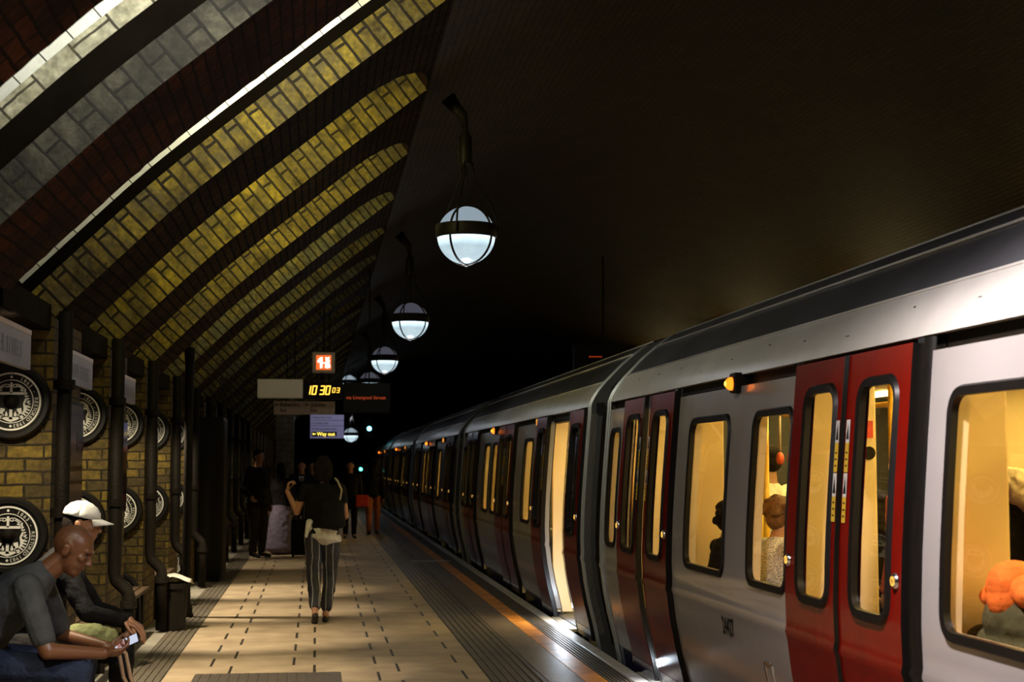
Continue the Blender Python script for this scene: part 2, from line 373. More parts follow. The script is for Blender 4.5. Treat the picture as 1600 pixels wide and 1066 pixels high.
def arcp(i, d, y): q = ARC[i][0] + ARCN[i] * d; return Vector((q.x, y, q.z))
iu = list(range(len(ARC)))
K0, K1 = -2, 21
main = resample(FULL[nI:], 0.25)
struct(MB().grid([Y0 - 4, Y1 + 1], list(range(len(main))), lambda y, i: Vector((main[i][0].x, y, main[i][0].z)), lambda y, i: (y + main[i][1] * .35, main[i][1])).build('ceiling', BR_main, solid=0.0))
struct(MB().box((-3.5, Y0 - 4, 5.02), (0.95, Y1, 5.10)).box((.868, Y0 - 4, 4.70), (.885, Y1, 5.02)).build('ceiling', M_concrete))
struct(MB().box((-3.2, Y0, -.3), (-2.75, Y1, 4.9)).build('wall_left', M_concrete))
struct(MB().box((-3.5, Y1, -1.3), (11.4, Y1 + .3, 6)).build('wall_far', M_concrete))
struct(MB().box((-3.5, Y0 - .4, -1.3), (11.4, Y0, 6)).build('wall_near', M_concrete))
for k in range(K0, K1):
    y = rv(k); yb = y + BAY - OPEN                     # the pier runs from y to yb
    rnd = random.Random(100 + k)
    # underside of the vault at the pier (sooty brick), ragged at the arris next to the opening
    jag = [rnd.uniform(-.006, .014) + .022 * noise.noise(Vector((i * .55, k * 3.1, 0))) for i in iu]
    g = MB(); ys = [0, .25, .5, .75, 1]
    g.grid(ys, iu, lambda u, i: arcp(i, 0, y + (near_arris(i, yb) - y) * u + (jag[i] if u == 1 else 0)), lambda u, i: (y + (near_arris(i, yb) - y) * u, ARC[i][1]))
    struct(g.build('wall_left', BR_dark if k <= 0 else BR_under))
    # pier body: front to the floor, and the flank behind the arch ring
    yl = yb - .40 if k == 0 else yb
    b = MB(); b.box((-2.74, y + .002, 0.0), (-1.642, yl - .002, 2.53)); struct(b.build('wall_left', BR_dark if k < 0 else M_concrete))
    g = MB(); g.grid([y, yl], [0, 2.53], lambda yy, z: Vector((-1.64, yy, z)), lambda yy, z: (yy, z)); struct(g.build('wall_left', BR_wall))
    g = MB(); g.grid([-2.75, -2.2, -1.64], [0, .8, 1.6, 2.53], lambda x, z: Vector((x, y, z)), lambda x, z: (x, z)); struct(g.build('wall_left', BR_wall))
    # arch ring: stock brick fin facing the camera
    bm_ = BR_grey if k == 0 else (BR_yel if k in (1, 2, 3) else BR_mix)
    dr = {0: .185, 1: .215}.get(k, .265); ds = [0, dr / 3, dr * 2 / 3, dr]
    g = MB(); g.grid(ds, iu, lambda d, i: arcp(i, d, y), lambda d, i: (d + .02, ARC[i][1]))
    g.grid([y, y + .06], iu, lambda yy, i: arcp(i, dr, yy), lambda yy, i: (yy, ARC[i][1]))
    struct(g.build('wall_left', bm_))
    # tiled flank of the light shaft, set back behind the ring
    g = MB()
    if k == 0:
        g.grid([dr - .01, .335], iu, lambda d, i: arcp(i, d, y + .04)); struct(g.build('wall_left', M_gap_shade)); g = MB()  # black band painted as the shade behind the ring
        g.grid([.335, .43], iu, lambda d, i: arcp(i, d, y + .03), lambda d, i: (d, ARC[i][1])); struct(g.build('wall_left', STONE)); g = MB()
    g.grid([.25, .6, 1.0, 1.6, 2.4], iu, lambda d, i: arcp(i, d, y + .05), lambda d, i: (d, ARC[i][1])); struct(g.build('wall_left', TILE))
    g = MB(); g.grid([0, .5, 1.0, 1.6, 2.4], iu, lambda d, i: arcp(i, d, near_arris(i, yb)), lambda d, i: (d, ARC[i][1])); struct(g.build('wall_left', BR_dark))
    # black strip between ring and tiles, standing in for the shade there
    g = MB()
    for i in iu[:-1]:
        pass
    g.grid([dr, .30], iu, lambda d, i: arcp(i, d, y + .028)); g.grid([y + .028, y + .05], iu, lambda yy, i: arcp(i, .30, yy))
    if k != 0: struct(g.build('wall_left', M_gap_shade))
    # lintel over the alcove and soffit at the top of the opening
    struct(MB().box((-2.75, yb, 2.44), (-1.66, yb + OPEN, 2.60)).build('wall_left', M_concrete))
        # lights of the opening
    ic = int(len(ARC) * (.70 if k == 0 else .60)); c = arcp(ic, .55, yb + .15); t = arcp(ic, .12, yb + OPEN)
    e = {-1: 150, 0: 110, 1: 78, 2: 60, 3: 40, 4: 16, 5: 6}.get(k, 1.5)
    cc = {-1: (1.0, 0.97, 0.82), 0: (1.0, 0.93, 0.62)}.get(k, (1.0, 0.88, 0.34))
    if k >= -1:
        lo = light('AREA', c, e * .35, cc, None, size=1.7, size_y=.10, name='shaft_light')
        dz = (ARC[-1][0] - ARC[0][0]).normalized(); ax = Vector((dz.x, 0, dz.z)); nn = (t - c).normalized()
        zz = -nn; xx = (ax - zz * ax.dot(zz)).normalized(); yy_ = zz.cross(xx)
        lo.rotation_euler = Matrix((xx, yy_, zz)).transposed().to_euler()
        lo.data.spread = radians(150)

# alcove lamps, warm, under the lintels, plus unseen fill spots added for the plaques
for k in range(0, 15):
    yy = rv(k) - OPEN / 2 - .35
    e = 620 if k < 6 else (150 if k < 9 else 60)
    light('SPOT', (-1.72, yy, 2.42), e, (1.0, 0.86, 0.60), aim=(-0.80, yy + 0.5, 0.0), size=0.04, spot=radians(58), blend=0.7, name='alcove_light')
    light('SPOT', (-1.78, rv(k) - 1.05, 2.41), 105 if k < 7 else 15, (1.0, 0.86, 0.58), aim=(-1.80, rv(k), .70), size=0.05, spot=radians(78), blend=0.8, name='plaque_fill')
# unseen fill lights added beyond the train to lift the dark vault
for yy in (1, 9, 17, 25, 33, 41):
    light('POINT', (9.0, yy, 3.5), 52, (1.0, 0.72, 0.30), size=.15, name='vault_fill_light')

# ------------------------------------------------------------------ pipes, posts, frames on the piers
def path(pts): return pts
for k in range(1, 12):
    y = rv(k); nm = ['first', 'second', 'third', 'fourth', 'fifth', 'sixth', 'seventh', 'eighth', 'ninth', 'tenth', 'eleventh'][k-1]
    t = thing('downpipe', 'dark cast iron downpipe kinked above the floor, %s pier from the front' % nm, 'pipe', (-1.572, y - .02, 0), group=None)
    zk = .60
    if k == 1:
        m = MB().tube([(-1.572, y + .02, 2.56), (-1.572, y + .02, .02)], .045, 12); m.build('pipe', M_iron, t, smooth=True)
    else:
        m = MB().tube([(-1.572, y - .0, 2.60), (-1.572, y - .0, .74), (-1.557, y, .69), (-1.472, y, .61), (-1.457, y, .56), (-1.457, y, .02)], .052, 12); m.build('pipe', M_iron, t, smooth=True)
    for z in ((2.1, 1.3) if k == 1 else (2.1, 1.3, .5)):
        xx = -1.572 if z > .7 else -1.457
        MB().lathe([(.05, -.03), (.066, -.03), (.066, .03), (.05, .03)], (xx, y + (.02 if k == 1 else 0), z), n=14).build('pipe_collar', M_iron, t, smooth=2)

def poster(y0, y1, z0, z1, kind, label):
    t = thing('poster_frame', label, 'poster', (-1.63, (y0 + y1) / 2, z0))
    x = -1.635
    MB().box((x, y0, z0), (x + .03, y1, z1)).build('frame', M_black, t, bevel=.004)
    m = MB().box((x + .03, y0 + .02, z0 + .02), (x + .034, y1 - .02, z1 - .02))
    m.build('sheet', mat('poster_grey_' + kind, (0.30, 0.25, 0.23) if kind == 'a' else (0.05, 0.035, 0.035), 0.12, 0, 0.1, coat=1.0), t)
    p = MB()
    if kind == 'a':
        for a, b, c, d in ((.62, .98, .55, .72), (.05, .95, .37, .42), (.05, .95, .25, .28)):
            p.box((x + .034, y0 + (y1-y0)*a, z0 + (z1-z0)*c), (x + .036, y0 + (y1-y0)*b, z0 + (z1-z0)*d))
        p.build('printed_blocks', mat('poster_black_ink', (0.02, 0.015, 0.015), .15, coat=1.0), t)
    else:
        yc = (y0 + y1) / 2
        p.prism([(-.16, -.3), (-.05, .05), (-.12, .15), (0, .34), (.12, .15), (.05, .05), (.16, -.3), (0, -.1)], 0, .002, lambda a, b, h: Vector((x + .035 + h, yc + a, (z0 + z1) / 2 + b)))
        p.build('printed_figure', mat('poster_red_ink', (0.35, 0.03, 0.015), .15, coat=1.0), t)
poster(10.29, 11.06, 1.286, 2.015, 'a', 'glossy grey notice frame on the brick pier behind the seated men')
poster(12.80, 13.62, 1.20, 1.97, 'b', 'glossy dark poster with a red shape on the second brick pier')
poster(15.50, 16.2, 1.20, 1.95, 'a', 'narrow grey notice frame on the third brick pier')

# station name boards hung on the lintels
def name_board(y0, y1, label, dim=False):
    t = thing('name_board', label, 'sign', (-1.60, (y0 + y1) / 2, 2.13))
    MB().box((-1.635, y0, 2.13), (-1.60, y1, 2.35)).build('panel', mat('name_board_enamel', (0.15, 0.125, 0.125), 0.4, 0, 0.1), t)
    MB().box((-1.602, y0, 2.325), (-1.597, y1, 2.352)).build('colour_band', mat('name_board_yellow', (0.35, 0.20, 0.015), 0.35), t)
    m = MB()
    text_into(m, 'BAKER STREET', 0.13, lambda a, b, k: Vector((-1.597, (y0 + y1) / 2 + a, 2.18 + b)), center=True, squeeze=1.05)
    m.build('lettering', mat('name_board_ink', (0.03, 0.03, 0.05), 0.4), t)
name_board(7.60, 8.99, 'white station name board above the alcove of the seated men')
name_board(10.25, 11.43, 'white station name board with yellow band above the second alcove')
name_board(12.95, 14.1, 'white station name board with yellow band above the third alcove')

# enamel roundels on the reveal walls
M_disc = mat('black_enamel_disc', (0.010, 0.009, 0.008), 0.35, 0, 0.2)
M_dw = mat('white_enamel', (0.80, 0.78, 0.72), 0.4, 0, 0.1)
def make_roundel(cx, y, cz):
    t = thing('roundel_plaque', '', 'plaque', (cx, y, cz - .235))
    P = lambda a, b, h=0.0: Vector((cx + a, y - .052 - h, cz + b))
    MB().lathe([(0.0, -.045), (.19, -.045), (.20, -.058), (.225, -.058), (.236, -.045), (.238, 0)], (cx, y, cz), axis='y', n=56).build('disc', M_disc, t, smooth=2)
    MB().lathe([(0.0, -.085), (.012, -.085), (.03, -.075), (.036, -.05), (.05, -.045)], (cx, y, cz), axis='y', n=20).build('hub', M_iron, t, smooth=True)
    def ring(m, r0, r1, n=64, h=0.0):
        for k in range(n):
            a, b = 2*pi*k/n, 2*pi*(k+1)/n
            m.add([P(r0*cos(a), r0*sin(a), h), P(r1*cos(a), r1*sin(a), h), P(r1*cos(b), r1*sin(b), h), P(r0*cos(b), r0*sin(b), h)], [(0, 1, 2, 3)])
    m = MB(); ring(m, .170, .181); ring(m, .131, .136)
    m.build('rings', M_dw, t)
    m = MB()
    def around(txt, a0, a1, size=.030):
        n = len(txt)
        for i, ch in enumerate(txt):
            a = radians(a0 + (a1 - a0) * (i / max(1, n - 1))); u = Vector((sin(a), cos(a))); r_ = Vector((cos(a), -sin(a)))
            text_into(m, ch, size, lambda x, z, kk: P(*(u * (.143 + z) + r_ * x)), center=True, bold=.0006)
    around('1863', 24, 50); around('-', 66, 66); around('RESTORED', 84, 137); around('1983', 149, 171)
    m.build('lettering', M_dw, t)
    m = MB()
    for a in (0, 180):
        c0 = Vector((sin(radians(a)), cos(radians(a)))) * .153; pts = [P(c0.x + .008*cos(q), c0.y + .008*sin(q), .001) for q in [2*pi*i/14 for i in range(14)]]
        m.add(pts, [tuple(range(14))])
    # crest: scrolled mantling each side, cross beam, finial, stem and base line
    poly = lambda pts: m.add([P(a, b, .0005) for a, b in pts], [tuple(range(len(pts)))])
    for s in (1, -1):
        N_ = 26
        for i in range(N_):
            a = radians(38 + (150 - 38) * i / (N_ - 1)); b = radians(38 + (150 - 38) * (i + 1) / (N_ - 1))
            ro = .112 + .010 * (1 if i % 2 else -1) - .010 * sin((i / N_) * 2 * pi) ; ri = .086 + .012 * sin((i / N_) * 3 * pi)
            poly([(s*ri*sin(a), ri*cos(a)), (s*ro*sin(a), ro*cos(a)), (s*(ro-.008)*sin(b), (ro-.008)*cos(b)), (s*ri*sin(b), ri*cos(b))])
        for q in range(5):
            a = radians(20 + q * 7); r_ = .108
            c0 = (s*r_*sin(a), r_*cos(a)); poly([(c0[0] + .011*cos(2*pi*z/8), c0[1] + .009*sin(2*pi*z/8)) for z in range(8)])
        c0 = (s*.098, -.012); poly([(c0[0] + .014*cos(2*pi*z/10), c0[1] + .014*sin(2*pi*z/10)) for z in range(10)])
        poly([(s*.036, -.045), (s*.062, -.040), (s*.068, -.075), (s*.060, -.098), (s*.045, -.098), (s*.048, -.07), (s*.036, -.058)])
        poly([(s*.018, -.080), (s*.027, -.058), (s*.036, -.080), (s*.034, -.092), (s*.020, -.092)])
        ring2 = [(s*.024 + .017*cos(2*pi*z/14), .098 + .012*sin(2*pi*z/14)) for z in range(14)]; r3 = [(s*.024 + .010*cos(2*pi*z/14), .098 + .006*sin(2*pi*z/14)) for z in range(14)]
        for z in range(14): poly([ring2[z], ring2[(z+1) % 14], r3[(z+1) % 14], r3[z]])
    poly([(-.088, .042), (.088, .042), (.092, .058), (-.092, .058)])
    poly([(-.008, .05), (.008, .05), (.007, .118), (-.007, .118)])
    poly([(-.010, -.112), (.010, -.112), (.009, -.05), (-.009, -.05)])
    poly([(-.075, -.108), (.075, -.108), (.070, -.097), (-.070, -.097)])
    poly([(-.03, -.118), (0, -.128), (.03, -.118), (.05, -.108), (-.05, -.108)])
    m.build('crest', M_dw, t)
    return t
proto = make_roundel(-1.882, rv(1), 1.163)
rows = [('middle', 1.163), ('top', 1.99), ('bottom', .345)]
ords = ['nearest', 'second', 'third', 'fourth', 'fifth']
for k in range(1, 6):
    for rn, z in rows:
        if k == 1 and rn == 'middle': o = proto
        else: o = copy_tree(proto)
        o.location = (-1.882, rv(k), z - .235)
        o['label'] = 'round black enamel plaque with white crest, %s of three on the %s brick alcove wall' % (rn, ords[k-1])
        o['group'] = 'round crest plaques on the alcove walls'

# benches in the alcoves
def bench(k):
    y1 = rv(k); y0 = y1 - OPEN + .03; y1 -= .14
    M_w = mat('dark_bench_wood', (0.045, 0.026, 0.014), 0.4, 0, 0.3)
    t = thing('bench', 'dark wooden slatted bench in the %s brick alcove' % ords[k-1], 'bench', (-1.9, (y0+y1)/2, 0), group=None)
    m = MB()
    for i in range(6): m.box((-2.05 + i*.085, y0, .42), (-1.98 + i*.085, y1, .45))
    m.build('seat', M_w, t, bevel=.005)
    m = MB()
    for i in range(4): m.box((-2.16, y0, .55 + i*.1), (-2.13, y1, .63 + i*.1))
    m.build('backrest', M_w, t, bevel=.005)
    for yy in (y0 + .1, y1 - .16):
        MB().box((-2.05, yy, 0), (-1.99, yy + .06, .42)).box((-1.66, yy, 0), (-1.60, yy + .06, .42)).box((-2.16, yy, .0), (-2.10, yy + .06, .95)).build('leg', M_iron, t)
for k in range(1, 5): bench(k)

# free standing columns and dark cabinet by the exit
t = thing('iron_column', 'slim dark iron column standing on the ribbed strip near the pipes', 'column', (-1.34, 16.8, 0))
MB().lathe([(.07, 0), (.07, .10), (.048, .16), (.045, .3), (.045, 2.6), (.055, 2.75), (.055, 2.84)], (-1.345, 16.8, 0), n=20).build('shaft', M_iron, t, smooth=2)
MB().box((-1.42, 16.73, 0), (-1.27, 16.87, .03)).build('base_plate', M_iron, t)
t = thing('equipment_cabinet', 'tall black cabinet block standing against the left wall before the dark doorway', 'cabinet', (-1.45, 22.2, 0))
MB().box((-1.66, 21.75, 0.06), (-1.27, 22.7, 2.25)).build('body', M_black, t, bevel=.01)
MB().box((-1.64, 21.77, 0.0), (-1.30, 22.68, .06)).build('plinth', M_iron, t)
MB().box((-1.268, 21.80, .12), (-1.262, 22.65, 2.2)).build('door', M_iron, t)
t = thing('tiled_pillar', 'pale tiled square pillar far down the left side of the platform', 'pillar', (-.85, 42.3, 0))
g = MB(); pb = [(-1.05, 42, 42.6), (-.60, 42, 42.6)]
g.grid([-1.08, -.60], [0, 4.6], lambda x, z: Vector((x, 42, z)), lambda x, z: (x, z)); g.grid([42, 42.6], [0, 4.6], lambda y, z: Vector((-.60, y, z)), lambda y, z: (y, z)); g.grid([42, 42.6], [0, 4.6], lambda y, z: Vector((-1.08, y, z)), lambda y, z: (y, z)); g.grid([-1.08, -.60], [0, 4.6], lambda x, z: Vector((x, 42.6, z)), lambda x, z: (x, z))
g.build('shaft', brick_mat('dull_pale_tile', (0.20, 0.18, 0.15), (0.16, 0.14, 0.12), (0.05, 0.04, 0.03), .3, .15, .008, rough=.4, bump=.3), t)
MB().box((-1.12, 41.96, 0), (-.56, 42.64, .2)).build('plinth', M_concrete, t)
# bin with folded paper beside the kinked pipes
t = thing('litter_bin', 'black litter bin with an open top beside the kinked downpipe', 'bin', (-1.40, 15.55, 0))
MB().lathe([(.0, .0), (.12, .0), (.135, .42), (.145, .43), (.13, .45), (.12, .44), (.118, .1), (0, .1)], (-1.36, 15.5, 0), n=24).build('body', M_black, t, smooth=2)
MB().lathe([(.128, .405), (.15, .405), (.15, .455), (.128, .455)], (-1.36, 15.5, 0), n=24).build('rim', M_iron, t, smooth=2)
m = MB(); m.grid([0, .05, .11, .17, .23, .27], [0, .06, .12, .18], lambda a, b: Vector((-1.47 + a + b*.15, 15.42 + b,   .487 + .03*sin(a*16) - .0*a + .03*sin(b*30))), None)
tag(m.build('newspaper', mat('newsprint', (0.6, 0.56, 0.5), 0.8, 0, .15), smooth=True, solid=.006), 'crumpled white newspaper resting on the black litter bin', 'newspaper')

# ------------------------------------------------------------------ globe lamps
def globe_mat():
    m, nt, out = nodes_of('opal_globe_glass'); N = nt.nodes; L = nt.links
    tc = N.new('ShaderNodeTexCoord'); nz = N.new('ShaderNodeTexNoise'); nz.inputs['Scale'].default_value = 7; nz.inputs['Detail'].default_value = 6
    L.new(tc.outputs['Object'], nz.inputs['Vector'])
    r = N.new('ShaderNodeValToRGB'); r.color_ramp.elements[0].position = .35; r.color_ramp.elements[1].position = .65
    r.color_ramp.elements[0].color = (0.50, 0.66, 0.74, 1); r.color_ramp.elements[1].color = (0.62, 0.79, 0.86, 1)
    L.new(nz.outputs['Fac'], r.inputs[0])
    e = N.new('ShaderNodeEmission'); L.new(r.outputs[0], e.inputs[0])
    sp = N.new('ShaderNodeSeparateXYZ'); L.new(tc.outputs['Object'], sp.inputs[0])
    mr = N.new('ShaderNodeMapRange'); mr.inputs['From Min'].default_value = -.11; mr.inputs['From Max'].default_value = -.02; mr.inputs['To Min'].default_value = 1.0; mr.inputs['To Max'].default_value = 2.3
    L.new(sp.outputs[2], mr.inputs['Value']); L.new(mr.outputs[0], e.inputs[1])
    g = N.new('ShaderNodeBsdfGlossy'); g.inputs['Roughness'].default_value = .15
    mx = N.new('ShaderNodeMixShader'); mx.inputs[0].default_value = .06
    L.new(e.outputs[0], mx.inputs[1]); L.new(g.outputs[0], mx.inputs[2]); L.new(mx.outputs[0], out.inputs[0]); return m
M_globe = globe_mat(); M_globe_up = emis('opal_globe_upper', (0.36, 0.45, 0.52), 0.75); M_bulb = emis('lamp_tube_glow', (0.85, 0.97, 1.0), 2.2)
def make_lamp(x, y, z, label, up=True):
    R = .25
    t = thing('globe_lamp', label, 'lamp', (x, y, z), group='opal globe lamps hanging over the platform')
    band = lambda a, b, n=8: [(R * sin(a + (b - a) * i / n), R * cos(a + (b - a) * i / n)) for i in range(n + 1)]
    MB().lathe([(r, h) for r, h in band(0.001, 1.28)], (x, y, z), n=40).build('upper_glass', M_globe_up, t, smooth=True)
    MB().lathe([(r, h) for r, h in band(1.66, pi - .001, 12)], (x, y, z), n=40).build('lower_glass', M_globe, t, smooth=True)
    # bright tube seen through the glass just under the band
    m = MB()
    for i in range(10):
        pass
    MB().lathe([(R*.999, -.012), (R + .012, -.018), (R + .016, .0), (R + .016, .075), (R + .008, .09), (R*.97, .085)], (x, y, z), n=48).build('equator_band', M_black, t, smooth=2)
    for q in range(4):
        a = pi / 4 * 1.0 + q * pi / 2 + .12
        MB().tube([Vector((x + cos(a) * (R+.004) * sin(b), y + sin(a) * (R+.004) * sin(b), z + (R+.004) * cos(b))) for b in [pi * (i + .3) / 20.6 for i in range(21)]], .0105, 6).build('meridian_rib', M_black, t, smooth=True)
    MB().lathe([(0, -.272), (.02, -.268), (.03, -.250), (.0, -.243)], (x, y, z), n=16).build('bottom_finial', M_black, t, smooth=True)
    if up:
        MB().tube([(x, y, z + R), (x, y, z + .68)], .008, 8).build('hanging_rod', M_iron, t, smooth=True)
        MB().lathe([(.012, .60), (.055, .62), (.06, .70), (.055, .86), (.03, .90), (.02, 1.05)], (x - .01, y, z), n=20).build('collar', M_black, t, smooth=2)
        for q in range(3):
            a = radians(8 + q * 120); pts = []
            for (r_, h) in ((.05, .64), (.065, .52), (.12, .42), (.20, .30), (.265, .17), (.285, .05), (.27, .0)): pts.append((x + cos(a) * r_, y + sin(a) * r_, z + h))
            MB().tube(pts, .009, 8).build('yoke_arm', M_black, t, smooth=True)
        MB().tube([(x - .01, y, z + .95), (x - .03, y, z + 1.04), (x - .10, y, z + 1.12), (x - .16, y, z + 1.20)], [.03, .045, .055, .07], 12).build('ceiling_bracket', M_iron, t, smooth=True)
    return t
LX, LZ = 1.262, 3.565
names = ['large nearest visible opal globe lamp hanging under the brick vault', 'second opal globe lamp along the platform, dim upper dome', 'third opal globe lamp from the front, above the departure display', 'fourth small opal globe lamp just above the display box']
def dim_top(o):
    for c in kids(o):
        if c.name.startswith('upper_glass'):
            c.data = c.data.copy(); c.data.materials[0] = emis('dim_globe_dome', (.13, .13, .17), .45)
lamps = [make_lamp(LX, 13.2, LZ, names[0])]
for i, yy in enumerate((21.25, 29.3, 37.4)):
    o = copy_tree(lamps[0]); o.location = (LX, yy, LZ); o['label'] = names[i + 1]; dim_top(o)
for (lx, yy, lz, nm) in ((LX, 5.2, LZ, 'opal globe lamp hanging over the near end of the platform'), (1.20, 55, 2.63, 'small far globe lamp low beside the way out sign'), (1.07, 52, 4.32, 'small far globe lamp left of the row, above the clock')):
    o = copy_tree(lamps[0]); o.location = (lx, yy, lz); o['label'] = nm
for yy, e, lc in ((5.2, 600, (1.0, .90, .88)), (13.2, 12, (0.86, 0.90, 1.0)), (21.25, 12, (0.80, 0.88, 1.0)), (29.3, 11, (0.80, 0.86, 1.0)), (37.4, 10, (0.80, 0.86, 1.0)), (55, 20, (0.80, 0.88, 1.0))):
    if yy < 6: light('SPOT', (LX, yy, LZ - .30), e * 1.6, lc, aim=(LX, yy, 0), size=.08, spot=radians(150), blend=.95, name='globe_light'); light('POINT', (LX, yy, LZ - .30), 35, lc, size=.08, name='globe_light')
    else: light('POINT', (LX, yy, LZ - .36), e, lc, size=.08, name='globe_light')

# ------------------------------------------------------------------ hanging signs
def hanger(t, x, y, z, top=5.0, nm='hanging_rod'): MB().tube([(x, y, z), (x, y, top)], .012, 6).build(nm, M_iron, t, smooth=True)
t = thing('blank_sign_box', 'blank pale grey rectangular sign box hanging left of the clock', 'sign', (-.55, 24, 2.62))
MB().box((-.9, 23.95, 2.615), (-.215, 24.2, 2.9)).build('panel', mat('pale_grey_panel', (0.75, 0.72, 0.62), .6, 0, .12, 60), t, bevel=.006)
hanger(t, -.34, 24.1, 2.9, 4.2)
t = thing('clock_display', 'black digital clock display with amber numerals reading 10 30 03', 'clock', (.1, 24, 2.6))
MB().box((-.21, 23.95, 2.60), (.40, 24.25, 2.87)).build('housing', M_black, t, bevel=.006)
SEG = {'0': 'abcdef', '1': 'bc', '3': 'abgcd'}
def digit(m, ch, x, z, w_, h_, y):
    s = .13 * w_; th = .016 * h_ / .11; q = {'a': (0, h_, w_, h_), 'g': (0, h_/2, w_, h_/2), 'd': (0, 0, w_, 0), 'b': (w_, h_/2, w_, h_), 'c': (w_, 0, w_, h_/2), 'f': (0, h_/2, 0, h_), 'e': (0, 0, 0, h_/2)}
    for c in SEG[ch]:
        x0, z0, x1, z1 = q[c]; a = Vector((x + x0 + z0 * .16, y, z + z0)); b = Vector((x + x1 + z1 * .16, y, z + z1))
        d = (b - a).normalized(); p = Vector((d.z, 0, -d.x)) * th / 2; e = d * th * .25
        m.add([a - p - e, b - p + e, b + p + e, a + p - e], [(0, 1, 2, 3)])
m = MB()
for ch, x in (('1', -.165), ('0', -.075)): digit(m, ch, x, 2.672, .055, .125, 23.945)
m.build('hour_numerals', emis('amber_numerals', (1.0, 0.55, 0.06), 2.2), t); m = MB()
for ch, x in (('3', .045), ('0', .13)): digit(m, ch, x, 2.672, .055, .125, 23.945)
m2 = MB()
for ch, x in (('0', .235), ('3', .30)): digit(m2, ch, x, 2.70, .036, .07, 23.945)
m2.build('seconds_numerals', emis('amber_numerals', (1.0, 0.55, 0.06), 2.2), t)
m.build('minute_numerals', emis('amber_numerals', (1.0, 0.55, 0.06), 2.2), t)
hanger(t, .1, 24.1, 2.87, 3.0)
t = thing('train_describer', 'black train describer with faint red dot matrix line about Liverpool Street', 'display', (.75, 24, 2.45))
MB().box((.405, 23.95, 2.40), (1.12, 24.3, 2.85)).build('housing', M_black, t, bevel=.006)
m = MB(); text_into(m, 'via Liverpool Street', .074, lambda a, b, k: Vector((.445 + a, 23.945, 2.60 + b)), squeeze=1.03)
m.build('display_text', emis('dim_red_text', (0.42, 0.055, 0.015), 1.0), t)
hanger(t, .8, 24.1, 2.85, 5.0)
t = thing('repeater_signal', 'small square illuminated box with glowing white shapes on red', 'sign', (.1, 24.4, 3.0))
MB().box((-.075, 24.3, 3.02), (.275, 24.5, 3.345)).build('housing', mat('signal_case', (0.42, 0.36, 0.25), .5), t, bevel=.008)
MB().box((-.015, 24.29, 3.07), (.215, 24.30, 3.295)).build('red_panel', emis('red_orange_panel', (1.0, 0.16, 0.03), 1.1), t)
m = MB(); Q = lambda pts: m.add([Vector((a, 24.285, b)) for a, b in pts], [tuple(range(len(pts)))])
Q([(.0, 3.20), (.03, 3.25), (.075, 3.27), (.085, 3.25), (.083, 3.10), (.045, 3.09), (.04, 3.18), (.01, 3.18)])
Q([(.085, 3.165), (.12, 3.165), (.12, 3.185), (.085, 3.185)])
Q([(.12, 3.10), (.165, 3.09), (.205, 3.105), (.20, 3.15), (.185, 3.18), (.20, 3.20), (.185, 3.235), (.195, 3.27), (.15, 3.26), (.125, 3.27), (.13, 3.20), (.12, 3.16)])
m.build('white_shapes', emis('hot_white', (1.0, 0.93, 0.85), 1.6), t)
hanger(t, .1, 24.4, 3.345, 4.6); MB().tube([(.08, 24.4, 3.02), (.08, 24.4, 2.9)], .03, 8).build('cable_gland', M_iron, t)
t = thing('line_sign', 'grey direction sign for the Bakerloo and Jubilee lines', 'sign', (-.2, 26, 2.42))
MB().box((-.705, 26.0, 2.425), (.30, 26.12, 2.645)).build('panel', mat('grey_line_panel', (0.55, 0.46, 0.43), .22, 0, .1, coat=.6), t, bevel=.005)
m = MB()
def arrow(m, x, z, s, y):
    m.add([Vector((x, y, z)), Vector((x + .5*s, y, z + .45*s)), Vector((x + .5*s, y, z + .12*s)), Vector((x + 1.2*s, y, z + .12*s)), Vector((x + 1.2*s, y, z - .12*s)), Vector((x + .5*s, y, z - .12*s)), Vector((x + .5*s, y, z - .45*s))], [(0, 1, 6), (2, 3, 4, 5)])
F26 = lambda x0, z0: (lambda a, b, k: Vector((x0 + a, 25.995, z0 + b)))
text_into(m, 'Bakerloo', .09, F26(-.60, 2.56), bold=.001); text_into(m, 'line', .08, F26(-.60, 2.47), bold=.001)
arrow(m, -.69, 2.59, .055, 25.995); m.build('line_name', M_black, t); m = MB(); text_into(m, 'Jubilee', .09, F26(-.10, 2.56), bold=.001); text_into(m, 'line', .08, F26(-.10, 2.47), bold=.001)
arrow(m, -.19, 2.59, .055, 25.995)
m.build('line_name', M_black, t); hanger(t, -.5, 26.06, 2.645, 4.0); hanger(t, .2, 26.06, 2.645, 4.6)
t = thing('way_out_sign', 'lilac white stacked direction sign with a yellow lit way out line', 'sign', (.2, 30, 2.1))
ml = mat('lilac_white_panel', (0.33, 0.32, 0.50), .4, 0, .05, emit=(.36, .34, .62), es=.22)
for z0, z1 in ((2.45, 2.55), (2.345, 2.44), (2.10, 2.335)): MB().box((-.12, 30, z0), (.52, 30.12, z1)).build('panel', ml, t)
MB().box((-.09, 29.99, 2.135), (.385, 30, 2.225)).build('black_strip', M_black, t)
m = MB(); F30 = lambda x0, z0: (lambda a, b, k: Vector((x0 + a, 29.985, z0 + b)))
text_into(m, 'Way out', .095, F30(.01, 2.15), bold=.0025); arrow(m, -.08, 2.182, .06, 29.985); m.build('lit_lettering', emis('yellow_lit', (1.0, .75, .12), 1.7), t)
for txt, z in (('Bakerloo line', 2.48), ('Jubilee line', 2.37), ('Metropolitan line', 2.26)):
    m = MB(); text_into(m, txt, .06, F30(-.04, z)); arrow(m, -.10, z + .015, .035, 29.985); m.build('line_name', M_black, t)
hanger(t, 0, 30.06, 2.55, 5.03)
